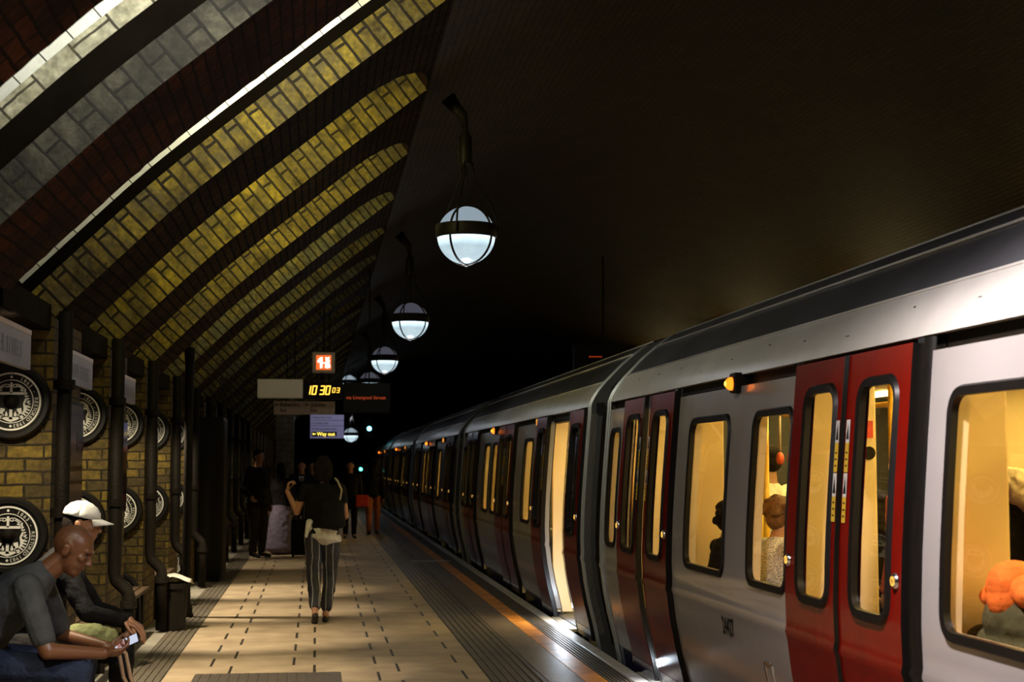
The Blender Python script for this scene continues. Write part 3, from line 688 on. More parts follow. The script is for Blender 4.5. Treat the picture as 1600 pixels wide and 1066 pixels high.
# signals beyond the platform
t = thing('starter_signal', 'green blue signal light glowing above the tracks far ahead', 'signal', (2.0, 60, 2.7))
MB().box((1.85, 60, 2.6), (2.15, 60.15, 3.35)).build('case', M_black, t)
MB().lathe([(0, -.03), (.06, -.03), (.085, -.0)], (2.01, 60, 2.975), axis='y', n=20).build('lens', emis('cyan_lens', (0.15, 0.85, 1.0), 9.0), t, smooth=True)
MB().tube([(2.0, 60.1, 3.35), (2.0, 60.1, 5.2)], .05, 8).build('post', M_iron, t)
t = thing('ground_signal', 'small green signal light low above the far platform end', 'signal', (2.05, 66, 0))
MB().box((1.75, 66, 1.1), (2.05, 66.15, 1.7)).build('case', M_black, t)
MB().lathe([(0, -.03), (.04, -.03), (.07, -.0)], (1.87, 66, 1.40), axis='y', n=20).build('lens', emis('green_lens', (0.1, 0.8, 0.6), 6.0), t, smooth=True)
MB().tube([(1.9, 66.1, 0), (1.9, 66.1, 1.1)], .05, 8).build('post', M_iron, t)

# ------------------------------------------------------------------ the train
PROF = [(-.16, 2.565), (0, 2.545), (.15, 2.515), (.35, 2.465), (.55, 2.428), (.72, 2.408), (.755, 2.397), (.79, 2.404), (.95, 2.400), (1.2, 2.408), (1.5, 2.428), (1.8, 2.452), (2.0, 2.468), (2.14, 2.482), (2.2, 2.49)]
def px(z):
    for i in range(len(PROF) - 1):
        if z <= PROF[i+1][0] or i == len(PROF) - 2:
            a, b = PROF[i], PROF[i+1]; t = (z - a[0]) / (b[0] - a[0]); t = max(0, min(1, t)) if i == 0 else t
            return a[1] + (b[1] - a[1]) * t
ZS = [-.14, 0, .08, .16, .25, .35, .45, .55, .65, .72, .755, .79, .85, .95, 1.1, 1.25, 1.4, 1.55, 1.7, 1.85, 1.95, 2.06]
def skin(mb, y0, y1, holes=(), off=0.0, z0=-.14, z1=2.06):
    zs = sorted(set([z for z in ZS if z0 < z < z1] + [z0, z1] + [h[2] for h in holes] + [h[3] for h in holes]))
    ys = sorted(set([y0, y1] + [h[0] for h in holes] + [h[1] for h in holes]))
    mb.grid(ys, zs, lambda y, z: Vector((px(z) + off, y, z)), None, lambda y, z: any(h[0] < y < h[1] and h[2] < z < h[3] for h in holes))
def rrect(y0, y1, z0, z1, r, n=6, zsub=7):
    pts = []
    for (cy, cz, a0) in ((y1 - r, z0 + r, -90), (y1 - r, z1 - r, 0), (y0 + r, z1 - r, 90), (y0 + r, z0 + r, 180)):
        for k in range(n + 1): a = radians(a0 + 90 * k / n); pts.append((cy + r * cos(a), cz + r * sin(a)))
        if a0 in (-90, 90):
            za, zb = (z0 + r, z1 - r) if a0 == -90 else (z1 - r, z0 + r)
            for q in range(1, zsub): pts.append((pts[-1 - (q - 1)][0] if q > 1 else pts[-1][0], za + (zb - za) * q / zsub))
    return pts
def frame_ring(mb, g, w_=.042, r=.11, proud=.014, base=0.0):
    """rubber surround of a window g=(y0,y1,z0,z1): glass opening; follows the curve of the body"""
    o = rrect(g[0] - w_, g[1] + w_, g[2] - w_, g[3] + w_, r); i = rrect(g[0], g[1], g[2], g[3], max(.02, r - w_)); mo = rrect(g[0] - w_*.8, g[1] + w_*.8, g[2] - w_*.8, g[3] + w_*.8, r*.95)
    n = len(o)
    rings = [[Vector((px(z) + base, y, z)) for y, z in o], [Vector((px(z) + base - proud, y, z)) for y, z in mo], [Vector((px(z) + base - proud * .7, y, z)) for y, z in i], [Vector((px(z) + base + .02, y, z)) for y, z in i]]
    vs = [v for R_ in rings for v in R_]; fs = []
    for k in range(3):
        for q in range(n): fs.append((k*n + q, k*n + (q+1) % n, (k+1)*n + (q+1) % n, (k+1)*n + q))
    mb.add(vs, fs)
def pane(mb, g, base=.008, m_=.01):
    zs = [g[2] - m_ + (g[3] - g[2] + 2*m_) * i / 8 for i in range(9)]
    mb.grid([g[0] - m_, g[1] + m_], zs, lambda y, z: Vector((px(z) + base, y, z)))
HOLE = .012
def hole_of(g): return (g[0] - HOLE, g[1] + HOLE, g[2] - HOLE, g[3] + HOLE)
ROOFP = [(2.62, 2.352), (2.68, 2.42), (2.76, 2.50), (2.86, 2.585), (3.0, 2.69), (3.2, 2.765), (3.5, 2.82), (3.9, 2.845)]
TX = 3.9
DW = .79                                     # half width of a door pair
DC = (-4.4, 0.0, 4.4)
def build_car(cy, label, wins, lampspots, far_win=True):
    t = thing('train_carriage', label, 'train', (TX, cy, -1.03), group=None)
    H = 6.1
    segs = [(-H, DC[0] - DW - .15), (DC[0] + DW + .035, -DW - .15), (DW + .035, DC[2] - DW - .15), (DC[2] + DW + .035, H)]
    for (a, b) in segs:
        body = MB(); skirt = MB(); lining = MB()
        hs = [hole_of((cy + g[0], cy + g[1], g[2], g[3])) for g in wins if a < (g[0] + g[1]) / 2 < b]
        skin(body, cy + a, cy + b, hs, z0=.10, z1=2.06); skin(skirt, cy + a, cy + b, off=.006, z0=-.14, z1=.10)
        skin(lining, cy + a, cy + b, hs, off=.07, z0=.0, z1=2.15)
        for h in hs:                         # window reveals
            lining.grid([0, 1], [h[2], (h[2] + h[3]) / 2, h[3]], lambda u, z: Vector((px(z) + .02 + .05 * u, h[0], z))); lining.grid([0, 1], [h[2], (h[2] + h[3]) / 2, h[3]], lambda u, z: Vector((px(z) + .02 + .05 * u, h[1], z)))
            lining.grid([h[0], h[1]], [0, 1], lambda y, u: Vector((px(h[2]) + .02 + .05 * u, y, h[2])))
        for e in (cy + a, cy + b): body.grid([0, .06], [z for z in ZS if z >= .08], lambda u, z: Vector((px(z) + u, e, z)))
        bs = body.build('body_side', M_white, t, smooth=True); skirt.build('skirt', M_navy, t, smooth=True)
        lining.build('side_lining', M_cream, t)
        m = MB(); m.grid([cy + a, cy + b], [0, 1], lambda y, u: Vector((px(2.035) - .003, y, 1.985 + .006 * u))); m.build('panel_seam', M_black, bs)
    # windows
    for g in wins:
        G = (cy + g[0], cy + g[1], g[2], g[3]); m = MB(); frame_ring(m, G); f = m.build('window_frame', M_rubber, t, smooth=2)
        m = MB(); pane(m, G); m.build('window_glass', M_pane, f)
    # recess over the doors, cant panel, roof
    MB().box((2.52, cy - H, 2.04), (2.60, cy + H, 2.16)).build('door_track', M_black, t)
    m = MB(); cp = spline([(2.475, 2.128), (2.50, 2.19), (2.555, 2.275), (2.62, 2.352)], 4)
    m.grid([cy - H, cy + H], list(range(len(cp))), lambda y, i: Vector((cp[i][0], y, cp[i][1]))); m.grid([cy - H, cy + H], [0, 1], lambda y, u: Vector((2.475 + .08 * u, y, 2.128)))
    m.build('cant_panel', M_cant, t, smooth=2)
    m = MB(); rp = ROOFP + [(2*TX - a, b) for a, b in ROOFP[:-1]][::-1]
    rp = spline(rp, 3)
    m.grid([cy - H, cy + H], list(range(len(rp))), lambda y, i: Vector((rp[i][0], y, rp[i][1] + .004)))
    m.build('roof', M_roof, t, smooth=True)
    m = MB()
    for (x, z) in ((2.622, 2.356), (2.87, 2.605), (3.06, 2.722)): m.tube([(x, cy - H + .05, z), (x, cy + H - .05, z)], .008, 6)
    m.build('roof_gutter', M_cant, t, smooth=True)
    m = MB(); rq = random.Random(3)
    for i in range(16):
        y = cy - H + .5 + i * .72; 
        u = rq.choice((.3, .45, .6)); x, z = 2.475 + .145 * u - .002, 2.128 + .224 * u + .008
        m.box((x - .006, y, z - .008), (x + .02, y + rq.choice((.02, .03, .05)), z + .01))
    m.build('cant_fittings', M_black, t)
    # doors
    for c in DC:
        for s in (-1, 1):                      # black pillars at both sides
            m = MB(); a, b = sorted((cy + c + s * DW, cy + c + s * (DW + (.155 if s < 0 else .04))))
            m.grid([a, a + .012, b - .012, b], [z for z in ZS] + [2.12], lambda y, z: Vector((px(z) - (.012 if a < y < b else -.01), y, z)))
            m.build('door_pillar', M_rubber, t, smooth=True)
        for s in (-1, 1):
            a, b = sorted((cy + c + s * .012, cy + c + s * DW))
            mid = (a + b) / 2 - s * .0; sh = -.05 if s > 0 else -.025; g = (mid - .205 + sh, mid + .205 + sh, .965, 1.945)
            m = MB(); skin(m, a, b, [hole_of(g)], off=-.028, z0=.02, z1=2.105); skin(m, a, b, [hole_of(g)], off=.01, z0=.02, z1=2.105)
            leaf = m.build('door_leaf', M_red, t, smooth=2)
            for e in (a, b):
                m = MB(); m.grid([0, 1], [z for z in ZS if z >= 0] + [2.105], lambda u, z: Vector((px(z) - .028 + .038 * u, e, z))); m.build('edge_trim', M_rubber, leaf)
            m = MB(); frame_ring(m, g, w_=.045, r=.12, base=-.028, proud=.016); m.build('window_seal', M_rubber, leaf, smooth=2)
            m = MB(); pane(m, g, base=-.015); m.build('window_glass', M_pane, leaf)
            m = MB(); e = a if s > 0 else b; skin(m, e - .02 - (.0), e + .02, off=-.034, z0=.0, z1=2.105); m.build('edge_rubber', M_rubber, leaf)
            m = MB(); skin(m, a, b, off=-.031, z0=.0, z1=.10); m.build('kick_plate', M_navy, leaf)
            # button, on the leaf farther from the split
            by = (a + .055) if s < 0 else (b - .055)
            m = MB(); x = px(1.12) - .03
            m.lathe([(0, -.014), (.026, -.014), (.032, -.008), (.034, 0)], (x, by, 1.12), axis='x', n=18); bt = m.build('door_button', M_chrome, leaf, smooth=2)
            MB().lathe([(.012, -.017), (.020, -.017), (.020, -.0142)], (x, by, 1.12), axis='x', n=18).build('lit_ring', emis('amber_ring', (1.0, .50, .08), 1.4), bt)
            # warning stickers near the split
            sy = (e + .035 if s > 0 else e - .085)
            for z0, z1, y0_, y1_ in ((1.70, 1.805, 1.565, 1.70), (1.452, 1.56, 1.335, 1.452)):
                st = MB(); st.grid([sy, sy + .05], [z0, z1], lambda y, z: Vector((px(z) - .0325, y, z)))
                sk = st.build('warning_sticker', mat('sticker_white', (.5, .48, .46), .4), leaf)
                st = MB(); st.grid([sy, sy + .05], [y0_, y1_], lambda y, z: Vector((px(z) - .0325, y, z)))
                st.build('yellow_sticker', mat('sticker_yellow', (.52, .33, .03), .4), leaf)
                st = MB(); q0, q1 = z0 + .015, z1 - .015
                st.add([Vector((px(q0) - .0335, sy + .006, q0)), Vector((px(q0) - .0335, sy + .044, q0)), Vector((px(q1) - .0335, sy + .025, q1))], [(0, 1, 2)])
                for z in (y0_ + .025, y0_ + .055, y0_ + .085): st.grid([sy + .012, sy + .038], [z, z + .008], lambda y, z_: Vector((px(z_) - .0335, y, z_)))
                st.build('warning_print', M_black, leaf)['kind'] = 'stuff'
    # end faces and bright corner strips
    for s in (-1, 1):
        e = cy + s * H; m = MB()
        pts = [(px(z), z) for z in ZS] + cp + ROOFP[1:]
        pts += [(2*TX - a, b) for a, b in pts[::-1]]
        m.prism(pts, 0, -s * .05, lambda a, b, h: Vector((a + .001, e + h, b)))
        m.build('end_wall', mat('dark_end_panel', (.03, .03, .032), .5), t)
        m = MB(); sp_ = [(px(z) - .006, z) for z in ZS] + [(a - .004, b + .003) for a, b in cp] + ROOFP[1:5]
        for q in (0, .085):
            yq = e - s * (.012 + q)
            m.tube([(a, yq, b) for a, b in sp_], .013, 6)
        m.build('corner_strip', mat('bright_edge_metal', (.38, .40, .42), .32, .6, .1), t, smooth=True)
    # interior
    MB().box((2.56, cy - H + .06, -.02), (5.30, cy + H - .06, .012)).build('interior_floor', mat('interior_floor', (.06, .06, .07), .5), t)
    MB().box((2.60, cy - H + .06, 2.17), (5.25, cy + H - .06, 2.20)).build('interior_ceiling', M_cream, t)
    for x in (3.35, 4.45): MB().box((x - .07, cy - H + .3, 2.145), (x + .07, cy + H - .3, 2.168)).build('ceiling_light', M_lightstrip, t)
    m = MB(); fz = [0, .95, 1.85, 2.17]
    fy = sorted([cy - H + .06, cy + H - .06] + [cy + a for c in (-2.2, 2.2) for a in (c - .95, c + .95)])
    m.grid(fy, fz, lambda y, z: Vector((5.28, y, z)), None, lambda y, z: .95 < z < 1.85 and any(abs(y - cy - c) < .95 for c in (-2.2, 2.2)))
    m.build('far_side_lining', M_cream, t)
    MB().box((5.29, cy - H, -.14), (5.40, cy + H, 2.35)).build('far_body_side', mat('dark_far_side', (.02, .018, .015), .2), t)
    for c in DC:
        for s in (-1, 1):
            for (xa, xb) in ((2.52, 2.76 if s < 0 else 2.93), (4.95, 5.27)):
                MB().box((xa, cy + c + s * .97 - .02, .03), (xb, cy + c + s * .97 + .02, 2.16)).build('draught_screen', M_cream, t, bevel=.01)
            MB().tube([(3.02, cy + c + s * .97, .02), (3.02, cy + c + s * .97, 2.17)], .017, 8).build('grab_pole', M_yellow, t, smooth=True)
    for c in (-2.2, 2.2):
        for xa, xb, bx in ((2.56, 2.98, 2.52), (4.83, 5.25, 5.17)):
            s_ = MB().box((xa, cy + c - 1.15, .38), (xb, cy + c + 1.15, .47)).build('seat_cushion', M_seat, t, bevel=.02)
            MB().box((bx + .0, cy + c - 1.15, .47), (bx + .09, cy + c + 1.15, .90)).build('seat_back', M_seat, t, bevel=.02)
        MB().tube([(3.12, cy + c, .02), (3.12, cy + c, 2.17)], .017, 8).build('grab_pole', M_yellow, t, smooth=True)
        MB().tube([(3.12, cy + c - 1.0, 1.93), (3.12, cy + c + 1.0, 1.93)], .015, 8).build('grab_rail', M_yellow, t, smooth=True)
    # amber lamps over the windows
    for (r_, z, kind) in lampspots:
        yl = cy + r_
        if kind == 'round':
            b_ = MB().box((2.43, yl - .055, z - .055), (2.53, yl + .055, z + .065)).build('door_indicator', M_black, t, bevel=.01)
            MB().lathe([(0, -.04), (.022, -.036), (.036, -.02), (.04, 0)], (2.43, yl, z), axis='x', n=16).build('amber_lens', emis('amber_hot', (1.0, .17, .01), 3.0), b_, smooth=True)
            MB().lathe([(.0, -.046), (.012, -.043), (.018, -.034)], (2.43, yl, z), axis='x', n=12).build('lens_core', emis('amber_core', (1.0, .36, .04), 6.0), b_, smooth=True)
        else:
            b_ = MB().box((2.45, yl - .16, z - .05), (2.53, yl + .16, z + .05)).build('door_indicator', M_black, t, bevel=.01)
            MB().box((2.445, yl - .12, z - .035), (2.452, yl + .12, z + .035)).build('amber_lens', emis('amber_flat', (1.0, .36, .04), 1.2), b_)
    # underframe
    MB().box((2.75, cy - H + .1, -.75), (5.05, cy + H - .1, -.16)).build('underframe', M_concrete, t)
    for q in (-4.4, 4.4):
        for z_ in (-.95, .95):
            m = MB()
            for x in (3.2, 4.63): m.lathe([(0, -.06), (.40, -.06), (.42, .0), (.39, .06), (0, .06)], (x, cy + q + z_, -.61), axis='x', n=24)
            m.build('wheelset', M_iron, t)
    return t
ZW = (.965, 1.865)
winsA = [(-3.05, -1.18) + ZW, (.885, 1.56) + ZW, (2.13, 3.06) + ZW, (5.50, 5.86) + ZW, (-5.86, -5.50) + ZW]
winsB = [(-2.42, -1.75) + ZW, (1.02, 1.60) + ZW, (1.95, 2.62) + ZW, (5.50, 5.86) + ZW, (-5.86, -5.50) + ZW]
car0 = build_car(6.95, 'nearest train carriage, white with deep red double doors', winsA, [(1.98, 2.075, 'round')])
# fleet number and panel catch on the nearest carriage
m = MB(); text_into(m, '24427', .145, lambda a, b, k: Vector((px(.60 + b) - .004, 9.14 - (a) , .60 + b)), bold=.003, squeeze=.72)
m.build('fleet_number', M_black, car0)
m = MB(); frame_ring(m, (8.20, 8.32, .40, .52), w_=.018, r=.02, proud=.006); m.build('panel_catch', M_chrome, car0)
car1 = build_car(20.0, 'second train carriage from the front, one doorway glowing open', winsB, [(1.3, 2.06, 'round'), (-2.84, 2.07, 'flat')])
nm = ['third train carriage, dim with amber lamp above its windows', 'fourth train carriage far along the platform edge', 'fifth train carriage, small in the distance']
for i in range(3):
    o = copy_tree(car1); o.location = (TX, 20.0 + 13.05 * (i + 1), -1.03); o['label'] = nm[i]
def slide(car, c, amt):
    for o in kids(car):
        if o.name.startswith('door_leaf'):
            ys = [v.co.y for v in o.data.vertices]; y = (min(ys) + max(ys)) / 2 - c
            if abs(y) < .8: o.location.y += amt * (1 if y > 0 else -1); o.location.x -= .012 if amt > .2 else 0
slide(car0, 4.4, .085)
slide(car1, -4.4, .74)
m = MB().box((2.86, 7.895, 1.74), (2.91, 7.90, 1.83)); m.build('red_notice', mat('red_notice', (.6, .04, .02), .5), car0)
MB().lathe([(0, 0), (.035, 0), (.035, .008), (0, .01)], (2.885, 7.89, 1.66), axis='y', n=20).build('round_speaker', M_black, car0)
# gangways between carriages
for i in range(4):
    y0 = 6.95 + 13.05 * i + 6.125; y1 = y0 + .80
    m = MB(); n = 10; P_ = [(px(z) + .10, z) for z in ZS[1:]] + [(2.66, 2.30), (2.85, 2.50), (3.1, 2.62), (3.9, 2.68)]; P_ += [(2*TX - a, b) for a, b in P_[:-1]][::-1]
    ys = [y0 + .0 + (y1 - y0) * k / (n * 2) for k in range(n * 2 + 1)]
    m.grid(ys, list(range(len(P_))), lambda y, q: Vector((P_[q][0] + (.035 if round((y - y0) / (y1 - y0) * n * 2) % 2 else 0) * (1 if P_[q][0] < TX else -1), y, P_[q][1])))
    tag(m.build('gangway_bellows', M_rubber), 'black ribbed gangway bellows between the %s train carriages' % ['first and second', 'second and third', 'third and fourth', 'fourth and fifth'][i], 'train gangway')
# small white emissive boxes and point lights at the two open doorways
for (c, z, e, px_) in ((15.75, .20, 22.0, 2.60), (11.34, .12, 5.0, 2.58)):
    car = car1 if c > 13 else car0
    b_ = MB().box((px_, c - .05, z - .05), (px_ + .05, c + .05, z + .05)).build('threshold_glow', emis('threshold_white', (.75, .88, 1.0), 14.0), car)
    light('POINT', (px_ - .10, c, z + .02), e, (.75, .87, 1.0), size=.03, name='threshold_light')
    MB().box((2.47, c - .62, -.03), (2.60, c + .62, .0)).build('door_sill', mat('sill_metal', (.45, .42, .36), .35, .5), car)

# ------------------------------------------------------------------ people
M_skin = mat('warm_skin', (0.34, 0.16, 0.085), 0.45, 0, 0.08, 12)
M_skin2 = mat('tan_skin', (0.12, 0.048, 0.022), 0.42, 0, 0.08, 12)
def ell(mb, c, r, R=None, n=16):
    c = Vector(c); vs = []; fs = []; m_ = n // 2
    for i in range(m_ + 1):
        a = pi * i / m_
        for k in range(n):
            q = 2 * pi * k / n; v = Vector((r[0] * sin(a) * cos(q), r[1] * sin(a) * sin(q), r[2] * cos(a)))
            vs.append(c + (R @ v if R else v))
    for i in range(m_):
        for k in range(n): fs.append((i*n + k, (i+1)*n + k, (i+1)*n + (k+1) % n, i*n + (k+1) % n))
    mb.add(vs, fs)
def cap(mb, p, q, r0, r1, n=12):
    """rounded tapered limb segment"""
    p = Vector(p); q = Vector(q); d = q - p; L = d.length
    if L < 1e-5: return ell(mb, p, (r0, r0, r0))
    z = d / L; x = z.orthogonal().normalized(); y = z.cross(x); prof = []
    for i in range(5): a = pi/2 * i / 4; prof.append((-r0 * cos(a), r0 * sin(a) + 1e-5))
    for i in range(1, 5): prof.append((L * i / 5, r0 + (r1 - r0) * i / 5))
    for i in range(5): a = pi/2 * (4 - i) / 4; prof.append((L + r1 * cos(a), r1 * sin(a) + 1e-5))
    vs = []; fs = []
    for h, r in prof:
        for k in range(n): t = 2*pi*k/n; vs.append(p + z*h + (x*cos(t) + y*sin(t)) * r)
    for i in range(len(prof) - 1):
        for k in range(n): fs.append((i*n + k, i*n + (k+1) % n, (i+1)*n + (k+1) % n, (i+1)*n + k))
    fs += [tuple(range(n))[::-1], tuple((len(prof)-1)*n + k for k in range(n))]
    mb.add(vs, fs)
def loft(mb, secs, side, n=16):
    """closed torso like form; secs = [(centre, half width along side, half depth)]"""
    side = Vector(side).normalized(); cs = [Vector(c) for c, _, _ in secs]; vs = []; fs = []
    E_ = []
    for i in range(len(cs)):
        t = (cs[min(i+1, len(cs)-1)] - cs[max(i-1, 0)]).normalized(); E_.append((cs[i], side, side.cross(t).normalized(), secs[i][1], secs[i][2], t))
    rings = [(E_[0][0] - E_[0][5] * E_[0][4] * .5, E_[0][1], E_[0][2], E_[0][3] * .45, E_[0][4] * .45)] + [e[:5] for e in E_] + [(E_[-1][0] + E_[-1][5] * E_[-1][4] * .45, E_[-1][1], E_[-1][2], E_[-1][3] * .45, E_[-1][4] * .45)]
    for c, s_, d_, a, b in rings:
        for k in range(n): t = 2*pi*k/n; vs.append(c + s_ * (a * cos(t)) + d_ * (b * sin(t)))
    for i in range(len(rings) - 1):
        for k in range(n): fs.append((i*n + k, i*n + (k+1) % n, (i+1)*n + (k+1) % n, (i+1)*n + k))
    fs += [tuple(range(n))[::-1], tuple((len(rings)-1)*n + k for k in range(n))]
    mb.add(vs, fs)
def blob(mb, name, m, parent, vox=.008, sm=6, wrinkle=0.0, wsize=.08):
    o = mb.build(name, m, parent, smooth=True)
    r = o.modifiers.new('remesh', 'REMESH'); r.mode = 'VOXEL'; r.voxel_size = vox; r.use_smooth_shade = True
    s_ = o.modifiers.new('smooth', 'SMOOTH'); s_.iterations = sm; s_.factor = .5
    if wrinkle:
        tx = bpy.data.textures.get('folds_%g' % wsize) or bpy.data.textures.new('folds_%g' % wsize, 'CLOUDS'); tx.noise_scale = wsize; tx.noise_depth = 2
        d = o.modifiers.new('folds', 'DISPLACE'); d.texture = tx; d.strength = wrinkle; d.mid_level = .45; d.texture_coords = 'LOCAL'
    return o
def frame_of(fwd, up=(0, 0, 1)):
    f = Vector(fwd).normalized(); u = Vector(up); r = f.cross(u).normalized(); u = r.cross(f)
    return Matrix((r, f, u)).transposed()        # columns: right, forward, up
def head_into(mb, c, F_, k=1.0):
    P = lambda x, y, z: Vector(c) + F_ @ Vector((x, y, z)) * k
    E2 = lambda p, r: ell(mb, P(*p), [v * k for v in r], F_, 20)
    E2((0, -.012, .030), (.076, .096, .088)); E2((0, .018, -.025), (.062, .074, .080)); E2((0, .045, -.075), (.040, .040, .032)); E2((0, .062, -.088), (.022, .020, .018))
    E2((0, .072, .035), (.052, .022, .016)); cap(mb, P(0, .082, .020), P(0, .104, -.018), .008*k, .013*k); E2((.011, .094, -.022), (.009, .010, .007)); E2((-.011, .094, -.022), (.009, .010, .007))
    E2((0, .082, -.048), (.024, .012, .006)); E2((0, .080, -.058), (.020, .012, .007))
    for s in (-1, 1):
        E2((s * .082, -.012, -.002), (.010, .021, .034)); E2((s * .085, -.018, .010), (.011, .014, .018)); E2((s * .040, .060, -.005), (.022, .022, .020))
def hand_into(mb, wr, d, palm, thumb, curl=0.5, k=1.0, curls=None):
    """palm plus four fingers and a thumb; d = pointing direction, palm = palm normal, thumb = side of the thumb"""
    wr = Vector(wr); d = Vector(d).normalized(); pn = Vector(palm); pn = (pn - d * pn.dot(d)).normalized(); th = d.cross(pn).normalized()
    if th.dot(Vector(thumb)) < 0: th = -th
    K = k
    for j in range(4):
        s = (.030 - .020 * j) * K
        cap(mb, wr + th * s * .55 + d * .012 * K, wr + th * s + d * (.085 - .004 * abs(j - 1)) * K, .014*K, .0125*K, 10)
    Ls = [(.042, .026, .020), (.046, .030, .021), (.043, .028, .020), (.034, .021, .018)]
    for j in range(4):
        s = (.030 - .020 * j) * K; p = wr + th * s + d * (.088 - .004 * abs(j - 1)) * K; a = 0.12; cu = (curls[j] if curls else curl * (1 + .12 * j))
        for q, l in enumerate(Ls[j]):
            a += cu * (.9, 1.1, .8)[q]; v = (d * cos(a) + pn * sin(a)); p2 = p + v * l * K
            cap(mb, p, p2, (.0092 - .0008 * q) * K, (.0088 - .0008 * q) * K, 10); p = p2
    p = wr + th * .022 * K + d * .022 * K
    for q, (l, o_) in enumerate(((.040, .75), (.030, .45), (.024, .25))):
        v = (d * (1 - o_ * .5) + th * o_ + pn * (.25 + .3 * curl)).normalized(); p2 = p + v * l * K; cap(mb, p, p2, (.0125 - .001 * q) * K, (.0115 - .001 * q) * K, 10); p = p2
def person(label, base, J, M, vox=.010, hair='short', hairmat=None, skin=None, sleeve=1.0, coat=0.0, bulk=1.0, group=None, hands=None, eyes=True, trouser_w=1.0, neck_z=None, legs=True, skirt=None, shoes=True, wr=.012, headk=1.0, hip_w=1.0, hem=None):
    """J: world joints. M: dict of materials top, bottom, shoes. sleeve: 1 long, .4 short, 0 none"""
    t = thing('person', label, 'person', base, group=group); sk = skin or M_skin
    V = {k: Vector(v) for k, v in J.items()}
    side = (V['shR'] - V['shL']).normalized(); F_ = frame_of(J['face'], J.get('faceup', (0, 0, 1)))
    pel, ch, nk, hd = V['pelvis'], V['chest'], V['neck'], V['head']
    mid = pel.lerp(ch, .5)
    b = MB()
    loft(b, [(pel, .155*bulk*hip_w, .105*bulk), (mid, .140*bulk, .098*bulk), (ch, .165*bulk, .112*bulk), (ch.lerp(nk, .6), .155*bulk, .090*bulk), (nk, .065, .062)], side)
    cap(b, nk - (hd - nk) * .15, nk.lerp(hd, .62), .060*bulk**.5, .055*bulk**.5); head_into(b, hd, F_, headk)
    for s in 'LR':
        cap(b, V['sh'+s], V['el'+s], .050*bulk, .040*bulk); cap(b, V['el'+s], V['wr'+s], .039*bulk, .027*bulk)
        h = (hands or {}).get(s)
        if h: hand_into(b, V['wr'+s], *h[:3], curl=h[3] if len(h) > 3 else .5, curls=h[4] if len(h) > 4 else None)
        else:
            d = (V['wr'+s] - V['el'+s]).normalized(); hand_into(b, V['wr'+s], d, -side if s == 'R' else side, Vector(J['face']), .35)
        if legs:
            cap(b, V['hip'+s], V['kn'+s], .082*bulk, .056*bulk); cap(b, V['kn'+s], V['an'+s], .054*bulk, .036*bulk); cap(b, V['an'+s], V['toe'+s], .036, .026)
    blob(b, 'body', sk, t, vox, 5)
    # clothes
    c = MB(); g = .013
    loft(c, [(pel + (pel - mid) * (.12 + coat), .165*bulk*hip_w + coat*.06 + g, .115*bulk + coat*.05 + g), (pel, .160*bulk*hip_w + g + coat*.04, .112*bulk + g + coat*.03), (mid, .148*bulk + g, .108*bulk + g), (ch, .175*bulk + g, .122*bulk + g), (ch.lerp(nk, .55), .168*bulk + g, .100*bulk + g), (ch.lerp(nk, .85), .105*bulk, .088), (nk, .076, .070)], side)
    for s in 'LR':
        cap(c, V['sh'+s], V['sh'+s].lerp(V['el'+s], min(1, sleeve * 1.6)), .064*bulk, .056*bulk if sleeve < 1 else .052*bulk)
        if sleeve >= 1: cap(c, V['el'+s], V['el'+s].lerp(V['wr'+s], .93), .052*bulk, .042*bulk)
        cap(c, ch.lerp(nk, .55), V['sh'+s], .075*bulk, .062*bulk)
    blob(c, 'top', M['top'], t, vox, 4, wr)
    if legs:
        c = MB()
        loft(c, [(pel + (mid - pel) * .25, .158*bulk*hip_w, .112*bulk), (pel, .168*bulk*hip_w, .122*bulk), (V['hipL'].lerp(V['hipR'], .5), .165*bulk*hip_w, .118*bulk)], side)
        for s in 'LR':
            e_ = V['kn'+s].lerp(V['an'+s], hem if hem else .92)
            cap(c, V['hip'+s], V['kn'+s], .096*bulk*trouser_w, .072*bulk*trouser_w); cap(c, V['kn'+s], e_, .070*bulk*trouser_w, .056*trouser_w*bulk)
        if skirt:
            loft(c, [(pel, .17, .13), (pel + (V['knL'] - pel) * .0 + Vector((0, 0, -.3)), .21, .19), (pel + Vector((0, 0, -skirt)), .28, .25)], side)
        blob(c, 'skirt' if skirt else 'trousers', M['bottom'], t, vox, 4, wr)
        if shoes:
            for s in 'LR':
                c = MB(); d = (V['toe'+s] - V['an'+s]); h = V['an'+s] + Vector((0, 0, -.035)) - d * .25
                cap(c, h, V['toe'+s] + d * .15, .043, .036); cap(c, V['an'+s], V['an'+s] + Vector((0, 0, -.03)), .045, .04)
                blob(c, 'shoe', M['shoes'], t, vox, 3)
    if eyes:
        for s in (-1, 1):
            m_ = MB(); ell(m_, hd + F_ @ Vector((s*.030, .074, .008)) * headk, (.011*headk,)*3, None, 12); m_.build('eye', mat('eye', (.04, .03, .025), .3), t, smooth=True)
    hm = hairmat or mat('dark_hair', (.007, .004, .003), .7, 0, .3, 60, bump=.6, bscale=120, spec=.1)
